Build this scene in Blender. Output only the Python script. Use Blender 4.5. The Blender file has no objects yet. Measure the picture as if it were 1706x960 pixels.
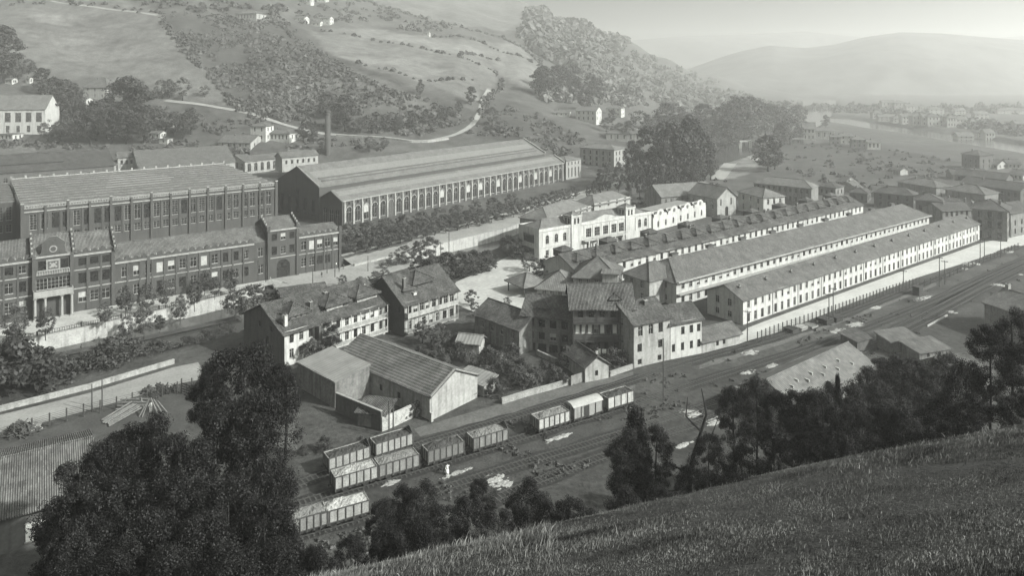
HAZE=0.00045; SKY=0.075; EXPO=0.85
import bpy, math, random
import numpy as np
from mathutils import Vector, Matrix
random.seed(7)
RNG = np.random.default_rng(7)
sc = bpy.context.scene
COL = sc.collection
F = 1220.0; H = 62.0; YH = 115.0; CX = 853.0
PI = math.pi
def R(d): return math.radians(d)

# ---------------------------------------------------------------- helpers
def P(px, py, z=0.0):
    Y = F*(H-z)/(py-YH)
    return Vector(((px-CX)/F*Y, Y, z))
def proj(v):
    return (CX+F*v[0]/v[1], YH+F*(H-v[2])/v[1])
def tag(o, label=None, cat=None, group=None, kind=None):
    if label: o['label'] = label
    if cat: o['category'] = cat
    if group: o['group'] = group
    if kind: o['kind'] = kind
    return o
def empty(name, loc=(0,0,0), rz=0.0):
    o = bpy.data.objects.new(name, None); COL.objects.link(o)
    o.location = loc; o.rotation_euler = (0,0,rz); o.empty_display_size = .5
    return o
def link(name, mesh, parent=None, loc=None, rz=0.0):
    o = bpy.data.objects.new(name, mesh); COL.objects.link(o)
    if parent is not None: o.parent = parent
    if loc is not None: o.location = loc
    if rz: o.rotation_euler = (0,0,rz)
    return o
def copy_tree(o, parent=None):
    c = o.copy(); COL.objects.link(c); c.parent = parent
    for ch in list(o.children): copy_tree(ch, c)
    return c

class MB:
    def __init__(s): s.v=[]; s.f=[]; s.m=[]
    def poly(s, pts, m=0):
        n=len(s.v); s.v += [tuple(p) for p in pts]; s.f.append(tuple(range(n,n+len(pts)))); s.m.append(m)
    def box(s, x0,y0,z0,x1,y1,z1, m=0):
        n=len(s.v)
        s.v += [(x0,y0,z0),(x1,y0,z0),(x1,y1,z0),(x0,y1,z0),(x0,y0,z1),(x1,y0,z1),(x1,y1,z1),(x0,y1,z1)]
        for q in ((0,3,2,1),(4,5,6,7),(0,1,5,4),(1,2,6,5),(2,3,7,6),(3,0,4,7)):
            s.f.append(tuple(n+i for i in q)); s.m.append(m)
    def bar(s, p, q, w, h=None, m=0):
        p=Vector(p); q=Vector(q); h=h or w
        d=(q-p).normalized(); up=Vector((0,0,1)) if abs(d.z)<.95 else Vector((1,0,0))
        a=d.cross(up).normalized()*w/2; b=a.cross(d).normalized()*h/2
        n=len(s.v)
        for c in (p,q): s.v += [tuple(c-a-b),tuple(c+a-b),tuple(c+a+b),tuple(c-a+b)]
        for qd in ((0,3,2,1),(4,5,6,7),(0,1,5,4),(1,2,6,5),(2,3,7,6),(3,0,4,7)):
            s.f.append(tuple(n+i for i in qd)); s.m.append(m)
    def tube(s, pts, radii, n=7, m=0, cap=True):
        base=len(s.v); k=len(pts)
        for i,p in enumerate(pts):
            p=Vector(p)
            d=(Vector(pts[min(i+1,k-1)])-Vector(pts[max(i-1,0)])).normalized()
            up=Vector((0,0,1)) if abs(d.z)<.9 else Vector((1,0,0))
            a=d.cross(up).normalized(); b=a.cross(d).normalized()
            for j in range(n):
                t=2*PI*j/n; s.v.append(tuple(p+(a*math.cos(t)+b*math.sin(t))*radii[i]))
        for i in range(k-1):
            for j in range(n):
                j2=(j+1)%n
                s.f.append((base+i*n+j, base+i*n+j2, base+(i+1)*n+j2, base+(i+1)*n+j)); s.m.append(m)
        if cap:
            s.f.append(tuple(base+j for j in range(n))[::-1]); s.m.append(m)
            s.f.append(tuple(base+(k-1)*n+j for j in range(n))); s.m.append(m)
    def mesh(s, name, mats, smooth=False):
        me=bpy.data.meshes.new(name); me.from_pydata(s.v, [], s.f)
        for m in mats: me.materials.append(m)
        if len(mats)>1: me.polygons.foreach_set('material_index', s.m)
        if smooth: me.polygons.foreach_set('use_smooth', [True]*len(s.f))
        me.update(); return me
    def build(s, name, mats, parent=None, loc=None, rz=0.0, smooth=False):
        if not isinstance(mats,(list,tuple)): mats=[mats]
        return link(name, s.mesh(name,mats,smooth), parent, loc, rz)

# ---------------------------------------------------------------- materials (neutral greys, faint green as the print)
TINT=(0.98,1.0,0.955)
def g3(g): return (g*TINT[0], g*TINT[1], g*TINT[2], 1)
MC={}
def mat(name, base, var=.25, scale=.6, fine=3.0, rough=.9, bump=0.0, stain=0.0, spec=.2):
    if name in MC: return MC[name]
    m=bpy.data.materials.new(name); m.use_nodes=True; nt=m.node_tree; N=nt.nodes; Lk=nt.links
    b=N['Principled BSDF']; b.inputs['Roughness'].default_value=rough
    b.inputs['Specular IOR Level'].default_value=spec
    tc=N.new('ShaderNodeTexCoord'); gi=N.new('ShaderNodeNewGeometry')
    n1=N.new('ShaderNodeTexNoise'); n1.inputs['Scale'].default_value=scale; n1.inputs['Detail'].default_value=5; n1.inputs['Roughness'].default_value=.65
    Lk.new(gi.outputs['Position'], n1.inputs['Vector'])
    n2=N.new('ShaderNodeTexNoise'); n2.inputs['Scale'].default_value=fine; n2.inputs['Detail'].default_value=3
    Lk.new(gi.outputs['Position'], n2.inputs['Vector'])
    mx=N.new('ShaderNodeMath'); mx.operation='ADD'; Lk.new(n1.outputs['Fac'],mx.inputs[0]); Lk.new(n2.outputs['Fac'],mx.inputs[1])
    mr=N.new('ShaderNodeMapRange'); mr.inputs['From Min'].default_value=.7; mr.inputs['From Max'].default_value=1.3
    mr.inputs['To Min'].default_value=1-var; mr.inputs['To Max'].default_value=1+var
    Lk.new(mx.outputs[0], mr.inputs['Value'])
    out=mr.outputs['Result']
    if stain>0:   # vertical rain streaks
        mp=N.new('ShaderNodeMapping'); mp.inputs['Scale'].default_value=(1.2,1.2,.12); Lk.new(gi.outputs['Position'],mp.inputs['Vector'])
        n3=N.new('ShaderNodeTexNoise'); n3.inputs['Scale'].default_value=1.0; n3.inputs['Detail'].default_value=4; Lk.new(mp.outputs[0],n3.inputs['Vector'])
        m3=N.new('ShaderNodeMapRange'); m3.inputs['From Min'].default_value=.48; m3.inputs['From Max'].default_value=.72
        m3.inputs['To Min'].default_value=1.0; m3.inputs['To Max'].default_value=1-stain; Lk.new(n3.outputs['Fac'],m3.inputs['Value'])
        mm=N.new('ShaderNodeMath'); mm.operation='MULTIPLY'; Lk.new(out,mm.inputs[0]); Lk.new(m3.outputs['Result'],mm.inputs[1]); out=mm.outputs[0]
    vm=N.new('ShaderNodeVectorMath'); vm.operation='SCALE'; vm.inputs[0].default_value=g3(base)[:3]; Lk.new(out, vm.inputs['Scale'])
    Lk.new(vm.outputs[0], b.inputs['Base Color'])
    if bump>0:
        bp=N.new('ShaderNodeBump'); bp.inputs['Strength'].default_value=bump; bp.inputs['Distance'].default_value=.1
        Lk.new(mx.outputs[0],bp.inputs['Height']); Lk.new(bp.outputs[0], b.inputs['Normal'])
    MC[name]=m; return m
def tiles(name, base, axis='x', pitch=.3, course=.35, var=.45, blotch=.35, bump=.6):
    key=name+axis
    if key in MC: return MC[key]
    m=bpy.data.materials.new(key); m.use_nodes=True; nt=m.node_tree; N=nt.nodes; Lk=nt.links
    b=N['Principled BSDF']; b.inputs['Roughness'].default_value=.85; b.inputs['Specular IOR Level'].default_value=.25
    tc=N.new('ShaderNodeTexCoord'); sp=N.new('ShaderNodeSeparateXYZ'); Lk.new(tc.outputs['Object'],sp.inputs[0])
    u=sp.outputs['X' if axis=='x' else 'Y']; w=sp.outputs['Z']
    def math_(op,a,bv=None,c=None):
        n=N.new('ShaderNodeMath'); n.operation=op
        for i,x in enumerate((a,bv,c)):
            if x is None: continue
            if isinstance(x,(int,float)): n.inputs[i].default_value=x
            else: Lk.new(x,n.inputs[i])
        return n.outputs[0]
    su=math_('FLOOR',math_('MULTIPLY',u,1/pitch)); sw=math_('FLOOR',math_('MULTIPLY',w,2/course))
    cb=N.new('ShaderNodeCombineXYZ'); Lk.new(su,cb.inputs[0]); Lk.new(sw,cb.inputs[1])
    wn=N.new('ShaderNodeTexWhiteNoise'); Lk.new(cb.outputs[0],wn.inputs['Vector'])
    gi=N.new('ShaderNodeNewGeometry')
    n1=N.new('ShaderNodeTexNoise'); n1.inputs['Scale'].default_value=.35; n1.inputs['Detail'].default_value=6; n1.inputs['Roughness'].default_value=.7; Lk.new(gi.outputs['Position'],n1.inputs['Vector'])
    wave=math_('SINE',math_('MULTIPLY',u,2*PI/pitch))
    t=math_('MULTIPLY_ADD',wn.outputs['Value'],var,1-var/2)
    bl=N.new('ShaderNodeMapRange'); bl.inputs['From Min'].default_value=.3; bl.inputs['From Max'].default_value=.7; bl.inputs['To Min'].default_value=1-blotch; bl.inputs['To Max'].default_value=1+blotch; Lk.new(n1.outputs['Fac'],bl.inputs['Value'])
    t=math_('MULTIPLY',t,bl.outputs['Result']); t=math_('MULTIPLY',t,math_('MULTIPLY_ADD',wave,.12,1.0))
    vm=N.new('ShaderNodeVectorMath'); vm.operation='SCALE'; vm.inputs[0].default_value=g3(base)[:3]; Lk.new(t, vm.inputs['Scale']); Lk.new(vm.outputs[0], b.inputs['Base Color'])
    bp=N.new('ShaderNodeBump'); bp.inputs['Strength'].default_value=bump; bp.inputs['Distance'].default_value=.08
    Lk.new(math_('MULTIPLY_ADD',wn.outputs['Value'],.5,wave),bp.inputs['Height']); Lk.new(bp.outputs[0], b.inputs['Normal'])
    MC[key]=m; return m
def leafmat(name, base, var=.6, scale=.5):
    if name in MC: return MC[name]
    m=bpy.data.materials.new(name); m.use_nodes=True; nt=m.node_tree; N=nt.nodes; Lk=nt.links
    b=N['Principled BSDF']; b.inputs['Roughness'].default_value=.6; b.inputs['Specular IOR Level'].default_value=.25
    gi=N.new('ShaderNodeNewGeometry'); oi=N.new('ShaderNodeObjectInfo')
    n1=N.new('ShaderNodeTexNoise'); n1.inputs['Scale'].default_value=scale; n1.inputs['Detail'].default_value=4; Lk.new(gi.outputs['Position'],n1.inputs['Vector'])
    rnd=N.new('ShaderNodeMath'); rnd.operation='MULTIPLY_ADD'; rnd.inputs[1].default_value=.5; rnd.inputs[2].default_value=.75
    Lk.new(gi.outputs['Random Per Island'],rnd.inputs[0])
    r2=N.new('ShaderNodeMath'); r2.operation='MULTIPLY_ADD'; r2.inputs[1].default_value=.4; r2.inputs[2].default_value=.8; Lk.new(oi.outputs['Random'],r2.inputs[0])
    mr=N.new('ShaderNodeMapRange'); mr.inputs['From Min'].default_value=.3; mr.inputs['From Max'].default_value=.7; mr.inputs['To Min'].default_value=1-var; mr.inputs['To Max'].default_value=1+var; Lk.new(n1.outputs['Fac'],mr.inputs['Value'])
    a=N.new('ShaderNodeMath'); a.operation='MULTIPLY'; Lk.new(rnd.outputs[0],a.inputs[0]); Lk.new(mr.outputs['Result'],a.inputs[1])
    c=N.new('ShaderNodeMath'); c.operation='MULTIPLY'; Lk.new(a.outputs[0],c.inputs[0]); Lk.new(r2.outputs[0],c.inputs[1])
    vm=N.new('ShaderNodeVectorMath'); vm.operation='SCALE'; vm.inputs[0].default_value=g3(base)[:3]; Lk.new(c.outputs[0], vm.inputs['Scale']); Lk.new(vm.outputs[0], b.inputs['Base Color'])
    MC[name]=m; return m

M_white =mat('white_plaster',.38,.16,.3,2.0,stain=.35)
M_cream =mat('cream_plaster',.27,.25,.3,2.0,stain=.45)
M_grey  =mat('grey_plaster',.15,.35,.4,2.5,stain=.5)
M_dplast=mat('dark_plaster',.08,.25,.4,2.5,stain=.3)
M_brick =mat('old_brick',.058,.22,.25,5.0,stain=.25,bump=.2)
M_dbrick=mat('dark_brick',.06,.22,.25,5.0,stain=.2)
M_stone =mat('pale_stone',.24,.3,.5,4.0,stain=.35,bump=.4)
M_wallp =mat('lime_washed_stone',.30,.3,.5,3.0,stain=.45,bump=.3)
M_trim  =mat('stone_trim',.23,.2,.6,4.0,stain=.2)
M_glass =mat('window_glass',.018,.5,.8,1.5,rough=.25,spec=.5)
M_pale =mat('drawn_blind',.30,.25,.8,2.0)  # even pale tone for window blinds and skylights
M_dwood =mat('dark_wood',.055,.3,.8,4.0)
M_gwood =mat('weathered_wood',.24,.35,.8,5.0,stain=.3)
M_pwood =mat('pale_wood',.17,.35,.8,5.0,stain=.45)
M_frame =mat('window_frame_paint',.30,.2,1,3)
M_iron  =mat('dark_iron',.035,.3,1,4,rough=.6)
M_metal =mat('zinc_sheet',.3,.2,.5,3,rough=.6)
M_cloth =mat('white_linen',.75,.1,1,3)
M_rubble=mat('rubble_stone',.30,.5,1.2,6,bump=.6)
M_coal  =mat('coal',.035,.6,1.5,8,rough=.55,bump=.8)
M_limest=mat('limestone_load',.26,.6,2.5,9,bump=.8)
M_track =mat('rusty_steel',.05,.3,1,5,rough=.5)
M_bark  =mat('bark',.02,.4,2,8)
M_soil  =mat('bare_soil',.05,.45,.25,2.5,bump=.3)
M_road  =mat('dusty_road',.21,.28,.12,1.2,bump=.2)
M_plaza =mat('pale_sand',.31,.25,.12,1.0)
M_ballast=mat('ballast',.042,.65,.45,3,bump=.8)
M_lime  =mat('spilled_lime',.26,.5,.9,5)
T_old =lambda ax='x': tiles('old_clay_tiles',.068,ax,var=.8,blotch=.65,bump=1.0)
T_mid =lambda ax='x': tiles('grey_clay_tiles',.10,ax,var=.5,blotch=.4,bump=.9)
T_slate=lambda ax='x': tiles('flat_slate',.105,ax,pitch=.5,course=.5,var=.35,blotch=.35,bump=.3)
T_dark=lambda ax='x': tiles('sooty_tiles',.05,ax,var=.6,blotch=.6)
T_pale=lambda ax='x': tiles('pale_sheeting',.17,ax,pitch=.8,course=1.0,var=.15,blotch=.2,bump=.2)

# ---------------------------------------------------------------- terrain height
def ss(t): t=np.clip(t,0,1); return t*t*(3-2*t)
# per bearing (pixel column): list of (distance, row where the slope is seen)
HC = {
 -900:[(330,304),(400,225),(500,150),(620,60),(760,0),(900,-60),(1400,-60),(2500,-20)],
 0:   [(440,287),(470,238),(540,160),(640,64),(735,5),(900,-60),(1400,-60),(2500,-20)],
 150: [(445,285),(475,238),(530,190),(630,100),(740,18),(860,-40),(1400,-50),(2500,-20)],
 300: [(445,285),(475,240),(505,208),(560,165),(640,92),(740,16),(880,-30),(1400,-40),(2500,-10)],
 420: [(445,285),(475,240),(520,204),(600,140),(690,75),(800,15),(950,-30),(1500,-30),(2500,0)],
 540: [(450,283),(480,245),(510,226),(600,158),(680,100),(820,48),(980,2),(1250,-30),(2500,20)],
 640: [(450,283),(480,248),(510,222),(600,150),(720,90),(900,50),(1080,15),(1350,-15),(2500,30)],
 750: [(440,287),(480,250),(520,222),(620,150),(760,92),(950,52),(1150,22),(1450,-8),(2500,40)],
 850: [(440,287),(500,232),(590,190),(700,150),(850,102),(1050,60),(1300,22),(1500,-2),(2500,40)],
 950: [(440,287),(520,240),(620,196),(780,158),(950,118),(1150,82),(1400,42),(1600,38),(2500,80)],
 1040:[(440,287),(560,232),(700,196),(850,172),(1050,132),(1250,96),(1450,68),(1600,66),(2500,110)],
 1100:[(520,260),(700,215),(850,190),(1050,160),(1250,128),(1450,100),(1600,96),(2500,125)],
 1180:[(700,223),(900,192),(1150,166),(1400,146),(1700,128),(1900,125),(2500,130)],
 1260:[(900,199),(1200,176),(1500,158),(1800,146),(2500,142)],
 1350:[(1000,190.6),(1800,157),(2500,145.2)],
 2700:[(1000,190.6),(1800,157),(2500,145.2)]}
HK = sorted(HC)
HZ=[]
for k in HK:
    ys=[0.0]+[a for a,b in HC[k]]; zs=[0.0]+[max(0.0,H-(b-YH)*a/F) for a,b in HC[k]]
    HZ.append((np.array(ys),np.array(zs)))
RIVER=[(-260,700),(-100,640),(60,603),(180,588),(300,562),(400,532),(490,492),(560,474),(660,450),(740,428),(840,400),(905,366),(985,338),(1060,312),(1130,284),(1230,252),(1290,226),(1330,204),(1352,182),(1358,166)]
RV=[P(a,b,-3) for a,b in RIVER]
RW=[13,13,13,13,13,13,12,12,12,12,12,12,12,14,18,22,26,30,36,45]
RIV2=[(1375,197),(1430,206),(1500,217),(1580,229),(1660,243),(1760,258),(1900,285)]
RV2=[P(a,b,-3) for a,b in RIV2]; RW2=[30,30,30,28,28,28,28]
def polydist(X,Y,pts,ws):
    best=np.full(X.shape,1e9)
    for i in range(len(pts)-1):
        ax,ay=pts[i].x,pts[i].y; bx,by=pts[i+1].x,pts[i+1].y
        dx,dy=bx-ax,by-ay; t=np.clip(((X-ax)*dx+(Y-ay)*dy)/(dx*dx+dy*dy),0,1)
        d=np.hypot(X-ax-t*dx,Y-ay-t*dy)-(ws[i]+(ws[i+1]-ws[i])*t)
        best=np.minimum(best,d)
    return best
def wob(X,Y,s,a):
    return a*(np.sin(X/s+1.3*np.sin(Y/s*.7))+np.sin(Y/s*1.3+1.7*np.sin(X/s*.6))+.5*np.sin((X+Y)/s*2.3))/2.5
def tz(X,Y):
    X=np.asarray(X,float); Y=np.asarray(Y,float)
    Ys=np.maximum(Y,1.0); px=CX+F*X/Ys; px=np.clip(px,HK[0],HK[-1]-1)
    Z=np.zeros(X.shape)
    cols=np.array([np.interp(Ys.ravel(),a,b).reshape(X.shape) for a,b in HZ])
    idx=np.clip(np.searchsorted(HK,px,side='right')-1,0,len(HK)-2)
    k=np.array(HK,float); t=ss((px-k[idx])/(k[idx+1]-k[idx]))
    z0=np.take_along_axis(cols,idx[None],0)[0]; z1=np.take_along_axis(cols,(idx+1)[None],0)[0]
    Z=z0*(1-t)+z1*t
    hf=np.clip(Z/40,0,1)
    Z=Z+hf*(wob(X,Y,38,2.6)+wob(X+50,Y,13,.8))
    d=polydist(X,Y,RV,RW); Z=Z-4.8*(1-ss((d+1.0)/3.0))*(Z<25)
    d=polydist(X,Y,RV2,RW2); Z=Z-4.8*(1-ss((d+1.0)/5.0))*(Z<25)
    return Z
def G(px,py):
    """point of the terrain seen at that pixel"""
    Y=np.concatenate([np.arange(70,400,1.0),np.arange(400,2500,2.5)])
    X=(px-CX)/F*Y; los=H-(py-YH)*Y/F
    d=tz(X,Y)-los
    i=int(np.argmax(d>=0)) if (d>=0).any() else len(Y)-1
    return Vector((X[i],Y[i],float(tz(X[i:i+1],Y[i:i+1])[0])))
def hill_z(X,Y):
    X=np.asarray(X,float); Y=np.asarray(Y,float)
    crest=35.0
    z=56-.476*Y+.208*X-.0012*np.minimum(X,0)**2
    z=np.where(Y>crest, z-.30*ss((Y-crest)/18)*(Y-crest), z)
    z=np.where(Y<0, 56+.208*X-.25*Y, z)
    z=z+wob(X,Y,9,.28)+wob(X+3,Y+7,2.6,.07)+np.clip((Y-34)/30,0,1)*wob(X,Y,6,.6)
    return z
def hz(x,y): return float(hill_z(np.array([x]),np.array([y]))[0])
def gz(x,y): return max(float(tz(np.array([x]),np.array([y]))[0]), hz(x,y))
def GH(px,Y):
    """ground point under a pixel column at distance Y (hill side or valley)"""
    X=(px-CX)/F*Y; return Vector((X,Y,gz(X,Y)))

# albedo of the ground by region: polygons given by corner pixels of the fields, turned to ground positions
def inpoly(x,y,poly):
    r=np.zeros(x.shape,bool); n=len(poly); j=n-1
    for i in range(n):
        xi,yi=poly[i]; xj,yj=poly[j]
        c=((yi>y)!=(yj>y)) & (x<(xj-xi)*(y-yi)/((yj-yi) or 1e-9)+xi); r^=c; j=i
    return r
FIELDS=[ # (albedo, polygon)
 (.135,[(-900,-90),(20,-60),(270,20),(300,80),(350,125),(385,178),(270,165),(200,140),(60,110),(-40,60),(-900,60)]),
 (.215,[(30,20),(90,24),(125,42),(60,38)]),
 (.15,[(0,55),(260,75),(340,140),(380,172),(250,150),(120,100),(0,92)]),
 (.078,[(270,20),(500,40),(560,90),(640,120),(700,150),(800,190),(790,210),(700,232),(560,215),(430,200),(390,180),(350,125),(300,80)]),
 (.125,[(440,135),(580,110),(700,160),(740,190),(640,210),(560,190),(470,170)]),
 (.155,[(515,52),(600,45),(720,60),(830,70),(900,105),(895,150),(830,125),(800,160),(700,135),(600,110),(545,85)]),
 (.20,[(590,45),(680,55),(820,85),(770,93),(700,72),(600,60)]),
 (.20,[(560,92),(680,98),(740,120),(700,128),(600,108)]),
 (.14,[(700,135),(800,138),(830,125),(800,172),(770,160)]),
 (.17,[(540,-90),(900,-90),(900,20),(840,50),(740,40),(640,10)]),
 (.11,[(560,0),(700,30),(780,50),(720,62),(600,45),(510,50)]),
 (.19,[(840,60),(895,100),(893,150),(850,135),(825,110)]),
 (.07,[(800,150),(900,185),(970,235),(850,240),(790,225)]),
 (.075,[(1280,232),(1420,240),(1560,262),(1620,285),(1560,300),(1420,290),(1330,275),(1260,262)]),
 (.05,[(1330,238),(1500,250),(1620,275),(1500,262)]),
 (.085,[(1350,268),(1420,278),(1400,292),(1300,280)]),
 (.20,[(1205,235),(1255,250),(1265,285),(1200,300),(1195,260)]),
]
def albedo(px,py,X,Y,Z):
    a=np.where(Z>8,.07,np.where(Y<260,.05,.062))
    ex=6*np.sin(py/9+px/31); ey=4*np.sin(px/13+py/17)
    for g,poly in FIELDS:
        a=np.where(inpoly(px+ex*.5,py+ey*.5,poly),g*.68,a)
    # valley floor: hard dirt about the works, darker verge near the railway
    return a
def ground_sheet():
    pxs=np.concatenate([np.arange(-900,-100,40),np.arange(-100,1800,7),np.arange(1800,2640,40)]).astype(float)
    Ys=np.concatenate([np.arange(56,260,2.0),np.arange(260,700,4.0),np.arange(700,1300,9.0),np.arange(1300,2600,45)])
    PX,YY=np.meshgrid(pxs,Ys); XX=(PX-CX)/F*YY
    ZZ=tz(XX,YY); PY=YH+F*(H-ZZ)/YY
    A=albedo(PX,PY,XX,YY,ZZ)
    nr,ncol=PX.shape
    co=np.stack([XX,YY,ZZ],-1).reshape(-1,3)
    i=np.arange((nr-1)*(ncol-1)); r=i//(ncol-1); c=i%(ncol-1); b=r*ncol+c
    faces=np.stack([b,b+1,b+ncol+1,b+ncol],-1)
    me=bpy.data.meshes.new('ground'); me.from_pydata(co.tolist(),[],faces.tolist())
    at=me.attributes.new('albedo','FLOAT','POINT'); at.data.foreach_set('value',A.ravel().astype(np.float32))
    me.polygons.foreach_set('use_smooth',[True]*len(faces)); me.update()
    return me
def groundmat():
    m=bpy.data.materials.new('ground_cover'); m.use_nodes=True; nt=m.node_tree; N=nt.nodes; Lk=nt.links
    b=N['Principled BSDF']; b.inputs['Roughness'].default_value=.95; b.inputs['Specular IOR Level'].default_value=.1
    at=N.new('ShaderNodeAttribute'); at.attribute_name='albedo'
    gi=N.new('ShaderNodeNewGeometry')
    out=at.outputs['Fac']
    for s,lo,hi,d in ((.02,.75,1.25,3),(.12,.62,1.38,6),(.9,.6,1.4,5)):
        n=N.new('ShaderNodeTexNoise'); n.inputs['Scale'].default_value=s; n.inputs['Detail'].default_value=d; n.inputs['Roughness'].default_value=.7
        Lk.new(gi.outputs['Position'],n.inputs['Vector'])
        mr=N.new('ShaderNodeMapRange'); mr.inputs['From Min'].default_value=.32; mr.inputs['From Max'].default_value=.68; mr.inputs['To Min'].default_value=lo; mr.inputs['To Max'].default_value=hi
        Lk.new(n.outputs['Fac'],mr.inputs['Value'])
        k=N.new('ShaderNodeMath'); k.operation='MULTIPLY'; Lk.new(out,k.inputs[0]); Lk.new(mr.outputs['Result'],k.inputs[1]); out=k.outputs[0]
    vm=N.new('ShaderNodeVectorMath'); vm.operation='SCALE'; vm.inputs[0].default_value=g3(1)[:3]; Lk.new(out,vm.inputs['Scale']); Lk.new(vm.outputs[0],b.inputs['Base Color'])
    bp=N.new('ShaderNodeBump'); bp.inputs['Strength'].default_value=.5; bp.inputs['Distance'].default_value=.5; Lk.new(n.outputs['Fac'],bp.inputs['Height']); Lk.new(bp.outputs[0],b.inputs['Normal'])
    return m
me=ground_sheet(); M_ground=groundmat(); me.materials.append(M_ground)
tag(link('ground',me),'valley floor and hillsides',kind='structure')
# a far plain so that the ground reaches the horizon
mb=MB(); 
for (x0,y0,x1,y1) in ((-9000,2480,9000,9500),):
    mb.poly([(x0,y0,-6),(x1,y0,-6),(x1,y1,-6),(x0,y1,-6)])
tag(mb.build('plain',mat('far_plain',.12,.3,.01,.1)),'far plain',kind='structure')

# near grassy slope the picture is taken from
def slope():
    xs=np.concatenate([np.arange(-70,-24,2.5),np.arange(-24,44,.5),np.arange(44,190,3)]); ys=np.concatenate([np.arange(-40,8,4.0),np.arange(8,46,.5),np.arange(46,135,2.0)])
    XX,YY=np.meshgrid(xs,ys); ZZ=hill_z(XX,YY); ZZ=np.maximum(ZZ,-2.5)
    nr,nc=XX.shape; co=np.stack([XX,YY,ZZ],-1).reshape(-1,3)
    i=np.arange((nr-1)*(nc-1)); b=(i//(nc-1))*nc+i%(nc-1)
    me=bpy.data.meshes.new('hillside'); me.from_pydata(co.tolist(),[],np.stack([b,b+1,b+nc+1,b+nc],-1).tolist())
    me.polygons.foreach_set('use_smooth',[True]*((nr-1)*(nc-1))); me.update(); return me
me=slope(); me.materials.append(mat('turf',.032,.6,.5,5,bump=.7)); tag(link('hillside',me),'grassy slope in the foreground',kind='structure')

# far ridges
def ridge(name,prof,Y0,depth,seed):
    xs=np.arange(prof[0][0],prof[-1][0]+1,12.0); pr=np.interp(xs,[a for a,b in prof],[b for a,b in prof])
    rs=np.linspace(-1,1.0,36); co=[]
    for r in rs:
        Y=Y0+r*depth
        prof_k=np.cos(r*PI/2)**.9
        top=H-(pr-YH)*Y0/F
        X=(xs-CX)/F*Y
        z=-6+(top+6)*prof_k
        z=z+(wob(X+seed,np.full(X.shape,Y),170,26)+wob(X,np.full(X.shape,Y+seed),60,9))*prof_k*(1-prof_k)*3.2
        co+= list(zip(X,np.full(X.shape,Y),z))
    nc=len(xs); i=np.arange((len(rs)-1)*(nc-1)); b=(i//(nc-1))*nc+i%(nc-1)
    me=bpy.data.meshes.new(name); me.from_pydata([tuple(map(float,c)) for c in co],[],np.stack([b,b+1,b+nc+1,b+nc],-1).tolist())
    me.polygons.foreach_set('use_smooth',[True]*len(me.polygons)); me.materials.append(mat('far_hill_cover',.075,.6,.005,.02)); me.update()
    tag(link(name,me),kind='structure')
ridge('hills',[(1090,150),(1130,120),(1193,98),(1230,86),(1280,76),(1340,80),(1390,74),(1440,62),(1500,54),(1570,56),(1640,62),(1706,67),(1800,60),(1950,40),(2300,30)],2500,760,11)
ridge('hills',[(500,60),(800,80),(980,74),(1060,66),(1140,60),(1220,58),(1340,52),(1420,60),(1520,72),(1700,60),(2300,50)],3650,700,77)

# water
def ribbon(name,pts,ws,z,m,kind='structure',label=None,zf=None,sub=1,jit=0):
    mb=MB(); L=[];Rr=[]
    n=len(pts)
    for i,p in enumerate(pts):
        d=(pts[min(i+1,n-1)]-pts[max(i-1,0)]); d.z=0; d.normalize(); nn=Vector((-d.y,d.x,0))
        w=ws[i] if isinstance(ws,(list,tuple)) else ws
        a=p+nn*(w+random.uniform(-jit,jit)); b=p-nn*(w+random.uniform(-jit,jit))
        L.append(a); Rr.append(b)
    for i in range(n):
        for q in (L[i],Rr[i]):
            mb.v.append((q.x,q.y,(zf(q.x,q.y) if zf else z)))
    for i in range(n-1):
        mb.f.append((2*i+1,2*i+3,2*i+2,2*i)); mb.m.append(0)
    o=mb.build(name,m); tag(o,label,kind=kind); return o
def waterm():
    m=mat('river_water',.05,.3,.05,.6,rough=.18,spec=.5); return m
ribbon('river',RV,[w+1.2 for w in RW],-3.4,waterm())
ribbon('river',RV2,[w+2.5 for w in RW2],-3.38,waterm())
# ---------------------------------------------------------------- building kit
WC={}
def win_mesh(w,h,style):
    k=(round(w,2),round(h,2),style)
    if k in WC: return WC[k]
    mb=MB(); t=.07
    base=style.split('_')[0]
    fr=1
    mb.box(0,.16,0,w,.20,h,0)                     # pane
    if base!='bare':
        mb.box(0,.10,0,t,.16,h,fr); mb.box(w-t,.10,0,w,.16,h,fr); mb.box(t,.10,0,w-t,.16,t,fr); mb.box(t,.10,h-t,w-t,.16,h,fr)
        if base in('casement','shut','half','arch','blind'):
            mb.box(w/2-.03,.11,t,w/2+.03,.16,h-t,fr); mb.box(t,.115,h*.66,w/2-.03,.155,h*.66+.05,fr); mb.box(w/2+.03,.115,h*.66,w-t,.155,h*.66+.05,fr)
        if base=='grid':
            n=max(2,int(w/.7)); 
            for i in range(1,n): mb.box(w*i/n-.025,.11,t,w*i/n+.025,.16,h-t,fr)
            k2=max(2,int(h/.8))
            for i in range(1,k2): mb.box(t,.122,h*i/k2-.02,w-t,.15,h*i/k2+.02,fr)
    if base=='shut': mb.box(t,.06,t,w/2-.05,.10,h-t,2); 
    if base=='half': mb.box(t,.125,h*.45,w-t,.158,h-t,3)
    if base=='cloth': mb.box(t,.125,t,w-t,.158,h-t,5)
    if base=='blind': mb.box(t,.125,t,w-t,.158,h-t,3)
    if base!='bare': mb.box(-.08,-.07,-.10,w+.08,.10,-.003,4)   # sill
    me=mb.mesh('window',[M_glass,M_frame,M_gwood,M_pale,M_trim,M_cloth])
    WC[k]=me; return me
DC={}
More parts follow.
